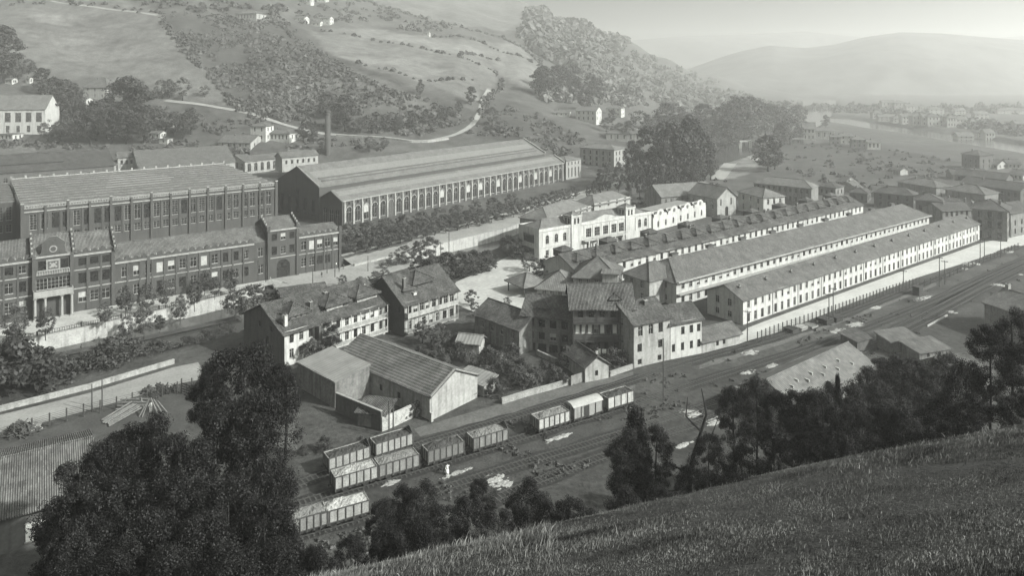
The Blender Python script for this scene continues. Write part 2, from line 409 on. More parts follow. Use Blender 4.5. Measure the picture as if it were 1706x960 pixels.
def door_mesh(w,h,m=None):
    k=(round(w,2),round(h,2))
    if k in DC: return DC[k]
    mb=MB(); mb.box(0,.14,0,w,.19,h,0); mb.box(0,.08,0,.09,.14,h,1); mb.box(w-.09,.08,0,w,.14,h,1); mb.box(.09,.08,h-.09,w-.09,.14,h,1); mb.box(w/2-.02,.12,0,w/2+.02,.14,h-.09,1)
    DC[k]=mb.mesh('door',[M_dwood,M_frame]); return DC[k]

def panel(mb,O,U,Nn,L,z0,z1,ops,rev=.22,m=0,mr=None):
    """wall sheet with real openings and reveals; ops=(x0,x1,za,zb,arch)"""
    O=Vector(O);U=Vector(U);Nn=Vector(Nn); mr=m if mr is None else mr
    xs=sorted(set([0,L]+[round(v,4) for o in ops for v in (o[0],o[1])]))
    zs=sorted(set([z0,z1]+[round(v,4) for o in ops for v in (o[2],o[3])]))
    pt=lambda x,z,d=0: tuple(O+U*x+Vector((0,0,z))-Nn*d)
    for a,b in zip(xs,xs[1:]):
        # merge vertical runs
        run=None
        for c,d in zip(zs,zs[1:]):
            cx,cz=(a+b)/2,(c+d)/2
            hole=any(o[0]<cx<o[1] and o[2]<cz<o[3] for o in ops)
            if hole:
                if run: mb.poly([pt(a,run[0]),pt(b,run[0]),pt(b,run[1]),pt(a,run[1])],m); run=None
            else:
                run=(run[0],d) if run else (c,d)
        if run: mb.poly([pt(a,run[0]),pt(b,run[0]),pt(b,run[1]),pt(a,run[1])],m)
    for o in ops:
        x0,x1,a,b=o[:4]; arch=len(o)>4 and o[4]
        mb.poly([pt(x0,a),pt(x0,a,rev),pt(x0,b,rev),pt(x0,b)],mr); mb.poly([pt(x1,a,rev),pt(x1,a),pt(x1,b),pt(x1,b,rev)],mr)
        mb.poly([pt(x0,a),pt(x1,a),pt(x1,a,rev),pt(x0,a,rev)],mr); mb.poly([pt(x0,b,rev),pt(x1,b,rev),pt(x1,b),pt(x0,b)],mr)
        if arch:
            r=(x1-x0)/2; xc=(x0+x1)/2; zc=b-r; n=8
            ps=[(xc-r*math.cos(PI*i/n), zc+r*math.sin(PI*i/n)) for i in range(n+1)]
            for i in range(n):
                (p0,q0),(p1,q1)=ps[i],ps[i+1]
                mb.poly([pt(p0,q0,.01),pt(p1,q1,.01),pt(p1,b,.01),pt(p0,b,.01)],m)
                mb.poly([pt(p0,q0,.01),pt(p0,q0,rev*.7),pt(p1,q1,rev*.7),pt(p1,q1,.01)],mr)

def slope_quad(mb,A,B,C,D,nu,nv,jit,seed,m=0,thick=.16,rib=None):
    """roof slope: A-B eave, D-C ridge; sags and waves a little"""
    A,B,C,D=map(Vector,(A,B,C,D)); base=len(mb.v)
    if rib and rib>0: nu=max(nu,int((B-A).length/rib*4))
    if rib and rib<0: nv=int((D-A).length/-rib)*2
    rnd=random.Random(seed)
    nrm=(B-A).cross(D-A)
    if nrm.length<1e-6: nrm=(B-A).cross(C-A)
    nrm.normalize()
    if nrm.z<0: nrm=-nrm
    ph=[rnd.uniform(0,6) for _ in range(4)]
    for j in range(nv+1):
        for i in range(nu+1):
            u=i/nu; v=j/nv
            p=(A*(1-u)+B*u)*(1-v)+(D*(1-u)+C*u)*v
            x=u*(B-A).length; y=v*5
            k=jit*(math.sin(x*.7+ph[0])+math.sin(x*.29+y*.6+ph[1])+.5*math.sin(x*1.9+y+ph[2]))
            if rib: k+=((.045 if rib<.3 else .075)*math.sin(2*PI*x/rib) if rib>0 else .10*((j%2)))
            q=p+nrm*k
            mb.v.append(tuple(q))
    w=nu+1
    for j in range(nv):
        for i in range(nu):
            b=base+j*w+i; mb.f.append((b,b+1,b+w+1,b+w)); mb.m.append(m)
    # eave fascia and underside
    dz=Vector((0,0,-thick))
    for i in range(nu):
        b0=Vector(mb.v[base+i]); b1=Vector(mb.v[base+i+1]); mb.poly([b0,b0+dz,b1+dz,b1],m)
    for s in (0,nu):
        for j in range(nv):
            b0=Vector(mb.v[base+j*w+s]); b1=Vector(mb.v[base+(j+1)*w+s]); mb.poly([b0,b0+dz,b1+dz,b1],m)
    mb.poly([A+dz*1.2,B+dz*1.2,C+dz*1.2,D+dz*1.2] if (C-D).length>1e-4 else [A+dz*1.2,B+dz*1.2,C+dz*1.2],m)

RS=[0]
def roof_mesh(kind,L,W,h,rise,over,axis,matf,jit=.035,rib=None,hip=None):
    RS[0]+=1; s=RS[0]; mb=MB(); o=over; k=rise/(W/2 if axis=='x' else L/2)
    z=h-o*k if kind in('gable','hip') else h
    mats=[matf('x'),matf('y')]
    if kind=='gable' and axis=='x':
        nu=max(4,int(L/1.5)); Yr=W/2
        slope_quad(mb,(-o,-o,z),(L+o,-o,z),(L+o,Yr,h+rise),(-o,Yr,h+rise),nu,5,jit,s,0,rib=rib)
        slope_quad(mb,(L+o,W+o,z),(-o,W+o,z),(-o,Yr,h+rise),(L+o,Yr,h+rise),nu,4,jit,s+500,0,rib=rib)
        mb.tube([(-o,Yr,h+rise+.03),(L+o,Yr,h+rise+.03)],[.14,.14],6,0)
    elif kind=='gable':
        nu=max(4,int(W/1.5)); Xr=L/2
        slope_quad(mb,(-o,W+o,z),(-o,-o,z),(Xr,-o,h+rise),(Xr,W+o,h+rise),nu,5,jit,s,1,rib=rib)
        slope_quad(mb,(L+o,-o,z),(L+o,W+o,z),(Xr,W+o,h+rise),(Xr,-o,h+rise),nu,5,jit,s+500,1,rib=rib)
        mb.tube([(Xr,-o,h+rise+.03),(Xr,W+o,h+rise+.03)],[.14,.14],6,1)
    elif kind=='hip':
        if L>=W:
            ins=W/2 if hip is None else hip
            r0=Vector((ins,W/2,h+rise)); r1=Vector((L-ins,W/2,h+rise)); 
        else:
            ins=L/2 if hip is None else hip
            r0=Vector((L/2,ins,h+rise)); r1=Vector((L/2,W-ins,h+rise))
        a,b,c,d=Vector((-o,-o,z)),Vector((L+o,-o,z)),Vector((L+o,W+o,z)),Vector((-o,W+o,z))
        nu=max(4,int(L/1.5))
        if L>=W:
            slope_quad(mb,a,b,r1,r0,nu,5,jit,s,0); slope_quad(mb,c,d,r0,r1,nu,4,jit,s+1,0)
            slope_quad(mb,d,a,r0,r0,6,5,jit,s+2,1); slope_quad(mb,b,c,r1,r1,6,5,jit,s+3,1)
            corners=((a,r0),(d,r0),(b,r1),(c,r1))
        else:
            slope_quad(mb,d,a,r0,r1,nu,5,jit,s,1); slope_quad(mb,b,c,r1,r0,nu,4,jit,s+1,1)
            slope_quad(mb,a,b,r0,r0,6,5,jit,s+2,0); slope_quad(mb,c,d,r1,r1,6,5,jit,s+3,0)
            corners=((a,r0),(b,r0),(c,r1),(d,r1))
        for p,q in corners: mb.tube([p+Vector((0,0,.05)),q+Vector((0,0,.05))],[.12,.12],5,0)
        mb.tube([r0+Vector((0,0,.05)),r1+Vector((0,0,.05))],[.14,.14],5,0)
    elif kind=='shed':      # rises from the front to the back
        slope_quad(mb,(-o,-o,h-o*rise/W),(L+o,-o,h-o*rise/W),(L+o,W+o,h+rise+o*rise/W),(-o,W+o,h+rise+o*rise/W),max(4,int(L/1.5)),4,jit,s,0,rib=rib)
    elif kind=='flat':
        mb.box(-o,-o,h,L+o,W+o,h+.25,0)
    return mb.mesh('roof',mats)

class House: pass
def face_rows(rows,L):
    out=[]
    for r in rows:
        n,w,za,zb=r['n'],r['w'],r['z0'],r['z1']; m0=r.get('a',.8); m1=r.get('b',.8); span=L-m0-m1
        xs=r.get('xs') or [m0+(i+.5)*span/n for i in range(n)]
        for i,x in enumerate(xs):
            if i in r.get('skip',()): continue
            out.append((x-w/2,x+w/2,za,zb,r.get('arch',False),r.get('st','casement'),i in r.get('doors',())))
    return out
def house(name,label,cat,a,b=None,W=9,h=6,roof='gable',rise=2.5,axis='x',over=.5,wm=None,rm=T_old,
          f=(),l=(),r=(),back=(),at=0.0,z0=0.0,L=None,ang=None,group=None,jit=.035,rib=None,hip=None,sub=False,plinth=True,parapet=0,world=False,wmesh='wall',shade_m=None):
    wm=wm or M_grey
    A=Vector(a) if world else P(a[0],a[1],at)
    if ang is None:
        B=Vector(b) if world else P(b[0],b[1],at); d=B-A; d.z=0; LL=d.length; ang=math.atan2(d.y,d.x)
    L=L or LL
    root=empty(name,(A.x,A.y,z0),ang); tag(root,label,cat,group)
    O=House(); O.root=root; O.L=L; O.W=W; O.h=h; O.ang=ang; O.rise=rise; O.wins=[]
    mb=MB(); 
    faces={'f':((0,0,0),(1,0,0),(0,-1,0),L,f),'r':((L,0,0),(0,1,0),(1,0,0),W,r),'b':((L,W,0),(-1,0,0),(0,1,0),L,back),'l':((0,W,0),(0,-1,0),(-1,0,0),W,l)}
    rot={'f':0,'r':PI/2,'b':PI,'l':-PI/2}
    wst={}
    for k,(o,u,nn,LL2,rows) in faces.items():
        ops=face_rows(rows,LL2)
        panel(mb,o,u,nn,LL2,-3.0 if z0>3 else -1.0,h+parapet,ops,m=1 if (k=='l' and shade_m) else 0)
        for (x0,x1,za,zb,arch,st,isdoor) in ops:
            if isinstance(st,(list,tuple)): st=random.choice(st)
            loc=Vector(o)+Vector(u)*x0+Vector((0,0,za))
            if isdoor: wo=link('door',door_mesh(x1-x0,zb-za),root,loc,rot[k])
            else: wo=link('window',win_mesh(x1-x0,zb-za,st),root,loc,rot[k])
    if roof=='gable':
        if axis=='x':
            for x,s in ((0,1),(L,-1)):
                q=[(x,W,h),(x,0,h),(x,W/2,h+rise-.02)]; mb.poly(q if s>0 else q[::-1],1 if (shade_m and s>0) else 0)
        else:
            for y,s in ((0,1),(W,-1)):
                q=[(0,y,h),(L,y,h),(L/2,y,h+rise-.02)]; mb.poly(q if s>0 else q[::-1])
    if roof=='shed':
        mb.poly([(0,W,h),(0,0,h),(0,W,h+rise-.02)]); mb.poly([(L,0,h),(L,W,h),(L,W,h+rise-.02)]); mb.poly([(L,W,h),(0,W,h),(0,W,h+rise-.02),(L,W,h+rise-.02)])
    O.wall=mb.build(wmesh,[wm,shade_m] if shade_m else wm,root)
    if roof: O.roof=link('roof',roof_mesh(roof,L,W,h,rise,over,axis,rm,jit,rib,hip),root)
    return O
def chimney(O,x,y,z,hh=1.4,w=.55,m=None):
    mb=MB(); mb.box(x-w/2,y-w/2,z-.8,x+w/2,y+w/2,z+hh,0); mb.box(x-w/2-.07,y-w/2-.07,z+hh,x+w/2+.07,y+w/2+.07,z+hh+.14,1); mb.box(x-.12,y-.12,z+hh+.14,x+.12,y+.12,z+hh+.4,2)
    return mb.build('chimney',[m or M_dplast,M_trim,M_dwood],O.roof)
def dormer(O,x,y,z,w=3.0,d=3.2,hh=1.3,rise=.9,nw=3,wm=None,rm=T_old,over=.45,st='casement'):
    """hipped dormer standing on the front slope: x,y,z = left front foot"""
    e=empty('dormer',(x,y,z)); e.parent=O.root
    mb=MB(); ops=face_rows([dict(n=nw,w=min(.8,w/nw*.62),z0=.35,z1=hh-.15,a=.15,b=.15,st=st)],w)
    panel(mb,(0,0,0),(1,0,0),(0,-1,0),w,-.6,hh,ops)
    panel(mb,(w,0,0),(0,1,0),(1,0,0),d,-1.0,hh,[]); panel(mb,(0,d,0),(0,-1,0),(-1,0,0),d,-1.0,hh,[])
    mb.build('wall',wm or M_dwood,e)
    for (x0,x1,za,zb,ar,s_,_) in ops: link('window',win_mesh(x1-x0,zb-za,s_),e,(x0,0,za))
    link('roof',roof_mesh('hip',w,d+1.2,hh,rise,over,'x',rm),e)
    return e
def bal(O,x0,x1,z,dep=1.3,rail=1.0,m=None,posts=6,roofed=None,solid=False,y=0.0,side='f',name='balcony'):
    m=m or M_dwood; mb=MB()
    mb.box(x0,y-dep,z-.18,x1,y-.003,z,0)
    if solid:
        mb.box(x0,y-dep,z,x1,y-dep+.12,z+rail,0); mb.box(x0,y-dep+.12,z,x0+.12,y,z+rail,0); mb.box(x1-.12,y-dep+.12,z,x1,y,z+rail,0)
    else:
        mb.box(x0,y-dep,z+rail-.08,x1,y-dep+.1,z+rail,0); n=int((x1-x0)/.28)
        for i in range(n+1):
            xx=x0+.03+(x1-x0-.1)*i/n; mb.box(xx,y-dep+.02,z,xx+.07 if not solid else xx,y-dep+.07,z+rail-.08,0)
        for xe in (x0,x1-.08): mb.box(xe,y-dep+.1,z+rail-.08,xe+.08,y,z+rail,0)
    if roofed:
        for i in range(posts):
            xx=x0+.05+(x1-x0-.22)*i/(posts-1); mb.box(xx,y-dep+.0-.01,z-.01,xx+.14,y-dep+.13,z+roofed,0)
    return mb.build(name,m,O.root)
def along(a,b,px,at=0.0):
    """distance along the line a-b where it is seen at column px"""
    A=P(*a,at);B=P(*b,at); k=(px-CX)/F; d=B-A
    t=(k*A.y-A.x)/(d.x-k*d.y); return t*d.length
def row(n,w,z0,z1,**k): return dict(n=n,w=w,z0=z0,z1=z1,**k)
ORD=['first','second','third','fourth','fifth','sixth','seventh','eighth','ninth','tenth','eleventh','twelfth','thirteenth','fourteenth','fifteenth','sixteenth','seventeenth','eighteenth','nineteenth','twentieth','twenty-first','twenty-second','twenty-third','twenty-fourth','twenty-fifth','twenty-sixth','twenty-seventh','twenty-eighth','twenty-ninth','thirtieth']
ORD+=['thirty-'+x for x in ORD[:9]]+['fortieth']+['forty-'+x for x in ORD[:9]]
# ---------------------------------------------------------------- riverside brick works
fa=(122,520); fb=(567,445)
dA=P(*fa); dB=P(*fb); D_=(dB-dA).normalized(); angF=math.atan2(D_.y,D_.x)
AL=lambda px: along(fa,fb,px)
s0=AL(-120); s1=AL(53); s2=AL(122); s3=AL(191); s4=AL(423); s5=AL(445); s6=AL(496); s7=AL(568)
root=empty('brick_factory',tuple(dA),angF); tag(root,'long brick factory front with crested entrance pavilion, along the river terrace','factory')
mbw=MB(); wind=[]
def seg(x0,x1,h,rows,depth=12,y=0.0,par=.0,left=True,right=True):
    L=x1-x0; ops=face_rows(rows,L)
    panel(mbw,(x0,y,0),(1,0,0),(0,-1,0),L,-1,h+par,ops)
    mbw.poly([(x0,y,-1),(x0,y,h+par),(x0,depth,h+par),(x0,depth,-1)]); mbw.poly([(x1,y,-1),(x1,depth,-1),(x1,depth,h+par),(x1,y,h+par)])
    mbw.poly([(x1,depth,-1),(x0,depth,-1),(x0,depth,h),(x1,depth,h)])
    for (a,b,za,zb,ar,st,dr) in ops:
        if isinstance(st,(list,tuple)): st=random.choice(st)
        if dr: link('door',door_mesh(b-a,zb-za),root,(x0+a,y,za))
        else: link('window',win_mesh(b-a,zb-za,st),root,(x0+a,y,za))
WST=['grid','grid','casement','bare_','grid','bare_','half']
seg(s0,s1,14.6,[row(7,1.9,2.2,4.8,st=WST),row(7,1.9,7.0,9.6,st=WST),row(7,1.9,11.6,13.5,st=WST)])
seg(s1,s2,15.2,[row(3,2.1,11.8,14.2,xs=[2.3,(s2-s1)/2,s2-s1-2.3],skip=(1,),st='bare_'),row(3,2.4,7.0,9.8,st='grid')],y=-1.0)
seg(s2,s3,14.6,[row(3,1.9,2.2,4.8,st=WST),row(3,1.9,7.0,9.7,st=WST),row(3,1.9,11.6,13.5,st='bare_')])
LW=s4-s3
seg(s3,s4,11.2,[row(12,1.7,2.0,4.6,a=1,b=1,st=WST),row(12,1.7,7.0,9.6,a=1,b=1,st=['grid','casement','grid','bare_','bare_','half','casement','blind'])])
seg(s4,s5,11.2,[row(1,1.5,2.0,4.6,a=.3,b=.3),row(1,1.5,7.0,9.6,a=.3,b=.3)])
gw=s6-s5
seg(s5,s6,14.4,[row(1,3.9,-.9,5.4,xs=[gw/2],arch=True,st='bare_gate'),row(3,1.5,7.0,9.4,a=.6,b=.6,st=WST),row(3,1.5,11.2,13.2,a=.6,b=.6,st=WST)],y=-.5)
seg(s6,s7,11.2,[row(5,1.7,2.0,4.6,a=.6,b=.6,st=WST,skip=(4,)),row(5,1.7,7.0,9.6,a=.6,b=.6,st=['grid','blind','casement','half'])])
mbw.build('wall',M_brick,root)
# pilasters, string courses, parapets
mb=MB()
def pil(x,y,h,w=.7,d=.28): mb.box(x-w/2,y-d,-1,x+w/2,y-.003,h,0)
def course(x0,x1,y,z,hh=.3,d=.16): mb.box(x0,y-d,z,x1,y-.003,z+hh,1)
for (x0,x1,y,h,n) in ((s0,s1,0,14.6,7),(s2,s3,0,14.6,3),(s3,s4,0,11.2,12),(s6,s7,0,11.2,5)):
    for i in range(1,n): pil(x0+(x1-x0)*i/n,y,h-.6,.45,.2)
    course(x0,x1,y,h-.5,.5,.35); course(x0,x1,y,5.7,.25); 
    if h>12: course(x0,x1,y,10.4,.25)
course(s1,s2,-1,15.0,.45,.4); course(s1,s2,-1,10.7,.3,.3); course(s5,s6,-.5,14.0,.45,.4); course(s5,s6,-.5,6.0,.25)
for x,y,h in ((s1+.4,-1,15.6),(s2-.4,-1,15.6),(s3-.4,0,15.4),(s5+.3,-.5,15.6),(s6-.3,-.5,15.6),(s7-.4,0,13.0),(s3+8,0,11.6)): pil(x,y,h,.8,.4)
mb.build('pilasters',[M_dbrick,M_trim],root)
# crested parapet work above the eaves
def crest(x0,x1,y,z,step=2.2):
    mb=MB()
    n=max(2,int((x1-x0)/step))
    for i in range(n):
        a=x0+(x1-x0)*i/n; w=(x1-x0)/n
        mb.box(a,y-.1,z,a+w*.98,y+.15,z+.55,0)
        c=a+w*.5; hh=.5+.4*(i%2)
        mb.poly([(c-w*.32,y-.11,z+.55),(c+w*.32,y-.11,z+.55),(c+w*.12,y-.11,z+.6+hh),(c-w*.12,y-.11,z+.6+hh)],0)
        mb.box(c-w*.2,y-.1,z+.55,c+w*.2,y+.15,z+.55+hh*.7,0)
        mb.box(a-.09,y-.12,z+.551,a+.12,y+.12,z+1.0,1)
    mb.build('parapet',[M_brick,M_trim],root)
crest(s0,s1,-.05,14.6,1.6); crest(s2,s3,-.05,14.6,1.8); crest(s3,s4,-.05,11.2,1.9); crest(s6,s7,-.05,11.2,1.6)
# entrance gable with crest and clock roundel
mb=MB(); c=(s1+s2)/2; y=-1.15
prof=[(-5.2,15.4),(-3.2,15.6),(-2.6,16.2),(-2.4,17.6),(-2.5,18.6),(-1.5,19.4),(-.8,20.1),(.8,20.1),(1.5,19.4),(2.5,18.6),(2.4,17.6),(2.6,16.2),(3.2,15.6),(5.2,15.4)]
pf=[(c+a,y,b) for a,b in prof]; pb=[(c+a,y+.5,b) for a,b in prof]; mb.poly(pf,0); mb.poly(pb[::-1],0)
for i in range(len(pf)-1): mb.poly([pf[i],pb[i],pb[i+1],pf[i+1]],1)
mb.tube([(c,y-.01,17.0),(c,y-.14,17.0)],[.85,.85],16,1); mb.tube([(c,y-.15,17.0),(c,y-.2,17.0)],[.6,.6],16,0)
for a,b in ((-1.6,16),(1.6,16),(0,18.8),(-.7,19.2),(.7,19.2)): mb.tube([(c+a,y-.01,b),(c+a,y-.12,b)],[.22,.22],8,0)
mb.build('crested_gable',[M_brick,M_trim],root)
mb=MB()
mb.box(c-1.5,-1.32,11.6,c+1.5,-1.003,14.4,0); mb.box(c-1.15,-1.36,12.0,c+1.15,-1.323,14.0,1)
for i,(a,b,w_) in enumerate(((0,13,.55),(-.6,12.6,.25),(.6,12.6,.25),(-.6,13.5,.22),(.6,13.5,.22))): mb.tube([(c+a,-1.363,b),(c+a,-1.46,b)],[w_,w_],8,0)
mb.build('stone_crest',[M_trim,M_dplast],root)
# portico and balcony
mb=MB()
for t in (.06,.30,.70,.94):
    x=s1+(s2-s1)*t; mb.box(x-.45,-2.9,-.2,x+.45,-2.0,.3,0); mb.tube([(x,-2.45,.3),(x,-2.45,5.3)],[.34,.28],10,0); mb.box(x-.42,-2.87,5.3,x+.42,-2.03,5.6,0)
mb.box(s1+.2,-3.1,5.6,s2-.2,-1.003,6.0,0)
mb.build('portico',M_trim,root)
mb=MB(); mb.box(s1+.2,-3.1,6.0,s2-.2,-2.9,7.2,0); mb.box(s1+.2,-2.9,6.0,s1+.4,-1.01,7.2,0); mb.box(s2-.4,-2.9,6.0,s2-.2,-1.01,7.2,0); mb.build('balcony',M_trim,root)
mb=MB(); 
for i in range(3):
    x=s1+(s2-s1)*(.18+.32*i); mb.box(x-1.1,-1.04,0,x+1.1,-1.004,4.6,0)
mb.build('entrance_doors',M_dwood,root)
mb=MB(); mb.box(s1+1,-1.2,10.9,s2-1,-1.004,11.5,0)
for i in range(14): xx=s1+1+(s2-s1-2)*i/13; mb.box(xx-.1,-1.55,10.75,xx+.1,-1.21,11.75,0)
mb.box(s1+1,-1.6,11.75,s2-1,-1.21,11.95,0); mb.build('upper_balustrade',M_trim,root)
# roofs
def wroof(x0,x1,h,W,rise,y=0.0,rm=T_mid,o=.0):
    me=roof_mesh('gable',x1-x0,W,h,rise,.0,'x',rm,.04); o_=link('roof',me,root,(x0,y,0)); 
    for q in ([(x0+.02,W+y,h),(x0+.02,y,h),(x0+.02,y+W/2,h+rise)],[(x1-.02,y,h),(x1-.02,y+W,h),(x1-.02,y+W/2,h+rise)]):
        mb=MB(); mb.poly(q); mb.build('gable_end',M_brick,root)
wroof(s0,s1,14.7,12,4.2); wroof(s1,s2,15.3,13,4.4,-1); wroof(s2,s3,14.7,12,4.2); wroof(s3,s5,11.3,12,3.6); wroof(s5,s6,14.5,12.5,2.6,-.5); wroof(s6,s7,11.3,12,1.8)
# stepped copings with small white pinnacles
for x,h,rs in ((s1,15.3,4.4),(s2,15.3,4.4),(s3,14.7,4.2),(s5,14.5,2.6),(s6,14.5,2.6)):
    mb=MB()
    for i in range(9):
        t=(i+.5)/9; y=-1+6.5*t; zz=h+rs*t
        mb.box(x-.35,y-.36,zz-.3,x+.35,y+.36,zz+.55,0)
        if i%2==0: mb.box(x-.2,y-.16,zz+.55,x+.2,y+.16,zz+1.05,1)
    mb.build('stepped_coping',[M_dbrick,M_trim],root)

# ---------------------------------------------------------------- weaving hall behind (glazed saw roof)
wa=(37,347); wb=(460,307)
O=house('weaving_mill','big flat-topped brick mill with tall paired windows and balustraded parapet, behind the crested factory front','factory',wa,wb,at=16,W=74,h=15,roof=None,wm=M_brick,parapet=.6,
   f=[row(26,2.0,8.4,13.6,a=1.5,b=1.5,st=['grid','bare_','grid','casement'],),row(26,2.0,4.4,6.9,a=1.5,b=1.5,st='grid')],
   l=[row(12,2.6,7.5,13.0,a=3,b=3,st='grid')])
L=O.L; mb=MB()
for i in range(14):
    x=L*i/13; w=1.0 if i in(0,13) else .7; 
    mb.box(x-w/2,-.55,-1,x+w/2,-.003,17.2 if i%2==0 or i>7 else 16.4,0); mb.box(x-w/2-.05,-.6,17.2 if i%2==0 or i>7 else 16.4,x+w/2+.05,.2,(17.2 if i%2==0 or i>7 else 16.4)+.35,1)
for i in range(26):
    x=1.5+(L-3)*i/26
    if i%2: mb.box(x-.2,-.25,4,x+.2,-.003,14.2,0)
for i in range(14):
    y=74*i/13; mb.box(-.5,y-.5,-1,-.003,y+.5,16,0)
mb.build('pilasters',[M_dbrick,M_trim],O.root)
mb=MB(); mb.box(-.3,-.3,14.3,L+.3,-.004,14.7,0); mb.box(-.3,-.3,16.5,L+.3,.3,16.75,0); mb.box(-.2,-.15,15.603,L+.2,-.003,15.8,0)
n=int(L/.8)
for i in range(n): x=L*i/n; mb.box(x,-.12,15.8,x+.22,.12,16.5,0)
mb.box(0,74.02,15.6,L,74.5,16.9,1)
for i in range(18): x=L*i/17; mb.box(x-.35,74.0,16.9,x+.35,74.5,17.8,1)
mb.build('balustrade',[M_trim,M_cream],O.root)
# roof: shallow repeated ridges running along the front
mb=MB(); nr=11; d=73.0/nr
for i in range(nr):
    y=.5+d*i; zz=15.1
    gl = i in (4,5,6,7,8,9)
    xa=L*(.02); 
    cuts=[0,L*.28+i*1.2,L*.66-abs(6-i)*2.4,L] if gl else [0,L]
    for j,(a,b) in enumerate(zip(cuts,cuts[1:])):
        mb.poly([(a,y,zz),(b,y,zz),(b,y+d*.62,zz+1.5),(a,y+d*.62,zz+1.5)], 0)
        if gl and j==1: mb.poly([(a,y+d*.12,zz+.34),(b,y+d*.12,zz+.34),(b,y+d*.5,zz+1.26),(a,y+d*.5,zz+1.26)],1)
        mb.poly([(a,y+d*.62,zz+1.5),(b,y+d*.62,zz+1.5),(b,y+d,zz),(a,y+d,zz)],2)
    mb.box(0,y+d*.60,zz+1.45,L,y+d*.66,zz+1.75,2); mb.box(0,y-.35,zz,L,y-.02,zz+.12,3)
    mb.poly([(0,y,zz),(0,y+d*.62,zz+1.5),(0,y+d,zz)],0); mb.poly([(L,y,zz),(L,y+d,zz),(L,y+d*.62,zz+1.5)],0)
mb.build('saw_roof',[T_slate('x'),mat('dusty_roof_glass',.17,.2,.4,2,rough=.4),M_dplast,M_iron],O.root)

# ---------------------------------------------------------------- great twin-gabled hall
ha=(570,377); hb=(939,301)
HL=(P(*hb)-P(*ha)).length
O=house('rolling_hall','very long brick hall with tall arched bays along the tree-lined road','factory',ha,hb,W=14,h=10,roof='gable',rise=3.4,over=.35,wm=M_brick,rm=T_slate,jit=.02,
  f=[row(34,2.5,1.0,7.2,a=1.2,b=1.2,arch=True,st=['arch','arch','half'],doors=(5,)),row(34,.9,8.1,9.1,a=1.2,b=1.2,st='bare_')],
  l=[row(3,2.6,.0,6.0,a=1,b=1,arch=True,st='arch')])
L=O.L; mb=MB()
for i in range(35):
    x=1.2+(L-2.4)*i/34; mb.box(x-.42,-.45,-1,x+.42,-.003,8.0,0); mb.box(x-.5,-.5,8.0,x+.5,-.003,8.35,1); mb.box(x-.3,-.3,8.35,x+.3,-.003,9.6,0)
mb.box(0,-.42,9.55,L,-.004,9.95,1)
mb.build('buttresses',[M_stone,M_trim],O.root)
# arch surrounds in pale stone
for i in range(34):
    mb=MB(); x=1.2+(L-2.4)*(i+.5)/34; r=1.4; zc=7.2-1.25
    ps=[(x-r*math.cos(PI*k/8),zc+r*math.sin(PI*k/8)) for k in range(9)]
    for (a,b),(c,d) in zip(ps,ps[1:]): mb.bar((a,-.06,b),(c,-.06,d),.12,.3,0)
    mb.build('arch_surround',M_trim,O.root)
# tall main nave behind the aisle
def part_gable(root,x0,y0,L,W,h,rise,rm,wm,over=.3,jit=.02,z=0,lights=None,wname='nave_wall'):
    mb=MB(); panel(mb,(x0,y0,0),(1,0,0),(0,-1,0),L,z-1,h,[]); panel(mb,(x0+L,y0,0),(0,1,0),(1,0,0),W,z-1,h,[]); panel(mb,(x0+L,y0+W,0),(-1,0,0),(0,1,0),L,z-1,h,[]); panel(mb,(x0,y0+W,0),(0,-1,0),(-1,0,0),W,z-1,h,[])
    mb.poly([(x0,y0+W,h),(x0,y0,h),(x0,y0+W/2,h+rise)]); mb.poly([(x0+L,y0,h),(x0+L,y0+W,h),(x0+L,y0+W/2,h+rise)])
    w_=mb.build(wname,wm,root); ro=link('roof',roof_mesh('gable',L,W,h,rise,over,'x',rm,jit),root,(x0,y0,0)); return w_,ro
w_,ro=part_gable(O.root,-.5,14.05,L+2,31,14.0,7.2,T_slate,M_dbrick)
# long glazed strips on the slopes
mb=MB(); 
def strip(x0,x1,y0,W2,h,rise,t0,t1,m=0,e=.10):
    k=rise/W2; a=y0+W2*t0; b=y0+W2*t1
    mb.poly([(x0,a,h+rise*t0+e),(x1,a,h+rise*t0+e),(x1,b,h+rise*t1+e),(x0,b,h+rise*t1+e)],m)
    mb.poly([(x0,a,h+rise*t0-.1),(x1,a,h+rise*t0-.1),(x1,a,h+rise*t0+e),(x0,a,h+rise*t0+e)],m)
strip(2,L-1,14.05,15.5,14.0,7.2,.40,.68); strip(1,L-4,0,7,10,3.4,.42,.80)
mb.build('roof_glazing',mat('grimy_roof_glass',.14,.25,.5,2,rough=.4),O.root)
mb=MB()
for t in (.2,.33): mb.box(3,14.05+15.5*t,14+7.2*t+.02,L-2,14.05+15.5*t+.35,14+7.2*t+.5,0)
mb.build('roof_catwalk',M_dplast,O.root)
for q in (((L+1.6,13.8,14.3),(L+1.6,29.6,21.6),.7,1.0),((L+.4,-.2,10.2),(L+.4,7,13.8),.6,.9),((-.6,13.9,14.2),(-.6,29.6,21.5),.3,.3)): mb=MB(); mb.bar(*q); mb.build('gable_coping',M_trim,O.root)
mb=MB()
for i in range(5): mb.box(-.62,17+i*5.5,2,-.505,19.2+i*5.5,8.5+(3 if i in(2,) else 0),0)
mb.build('gable_windows',M_glass,O.root)
# end block of the hall
house('end_pavilion','pale two-storey block closing the far end of the long arched hall','building',tuple(P(943,299.5)),tuple(P(968,295)),world=True,W=12,h=10.8,roof='hip',rise=1.5,wm=M_trim,rm=T_slate,f=[row(4,1.1,1,6.5,arch=True),row(4,1.0,7.8,9.6)],l=[row(3,1.1,7.8,9.6)])
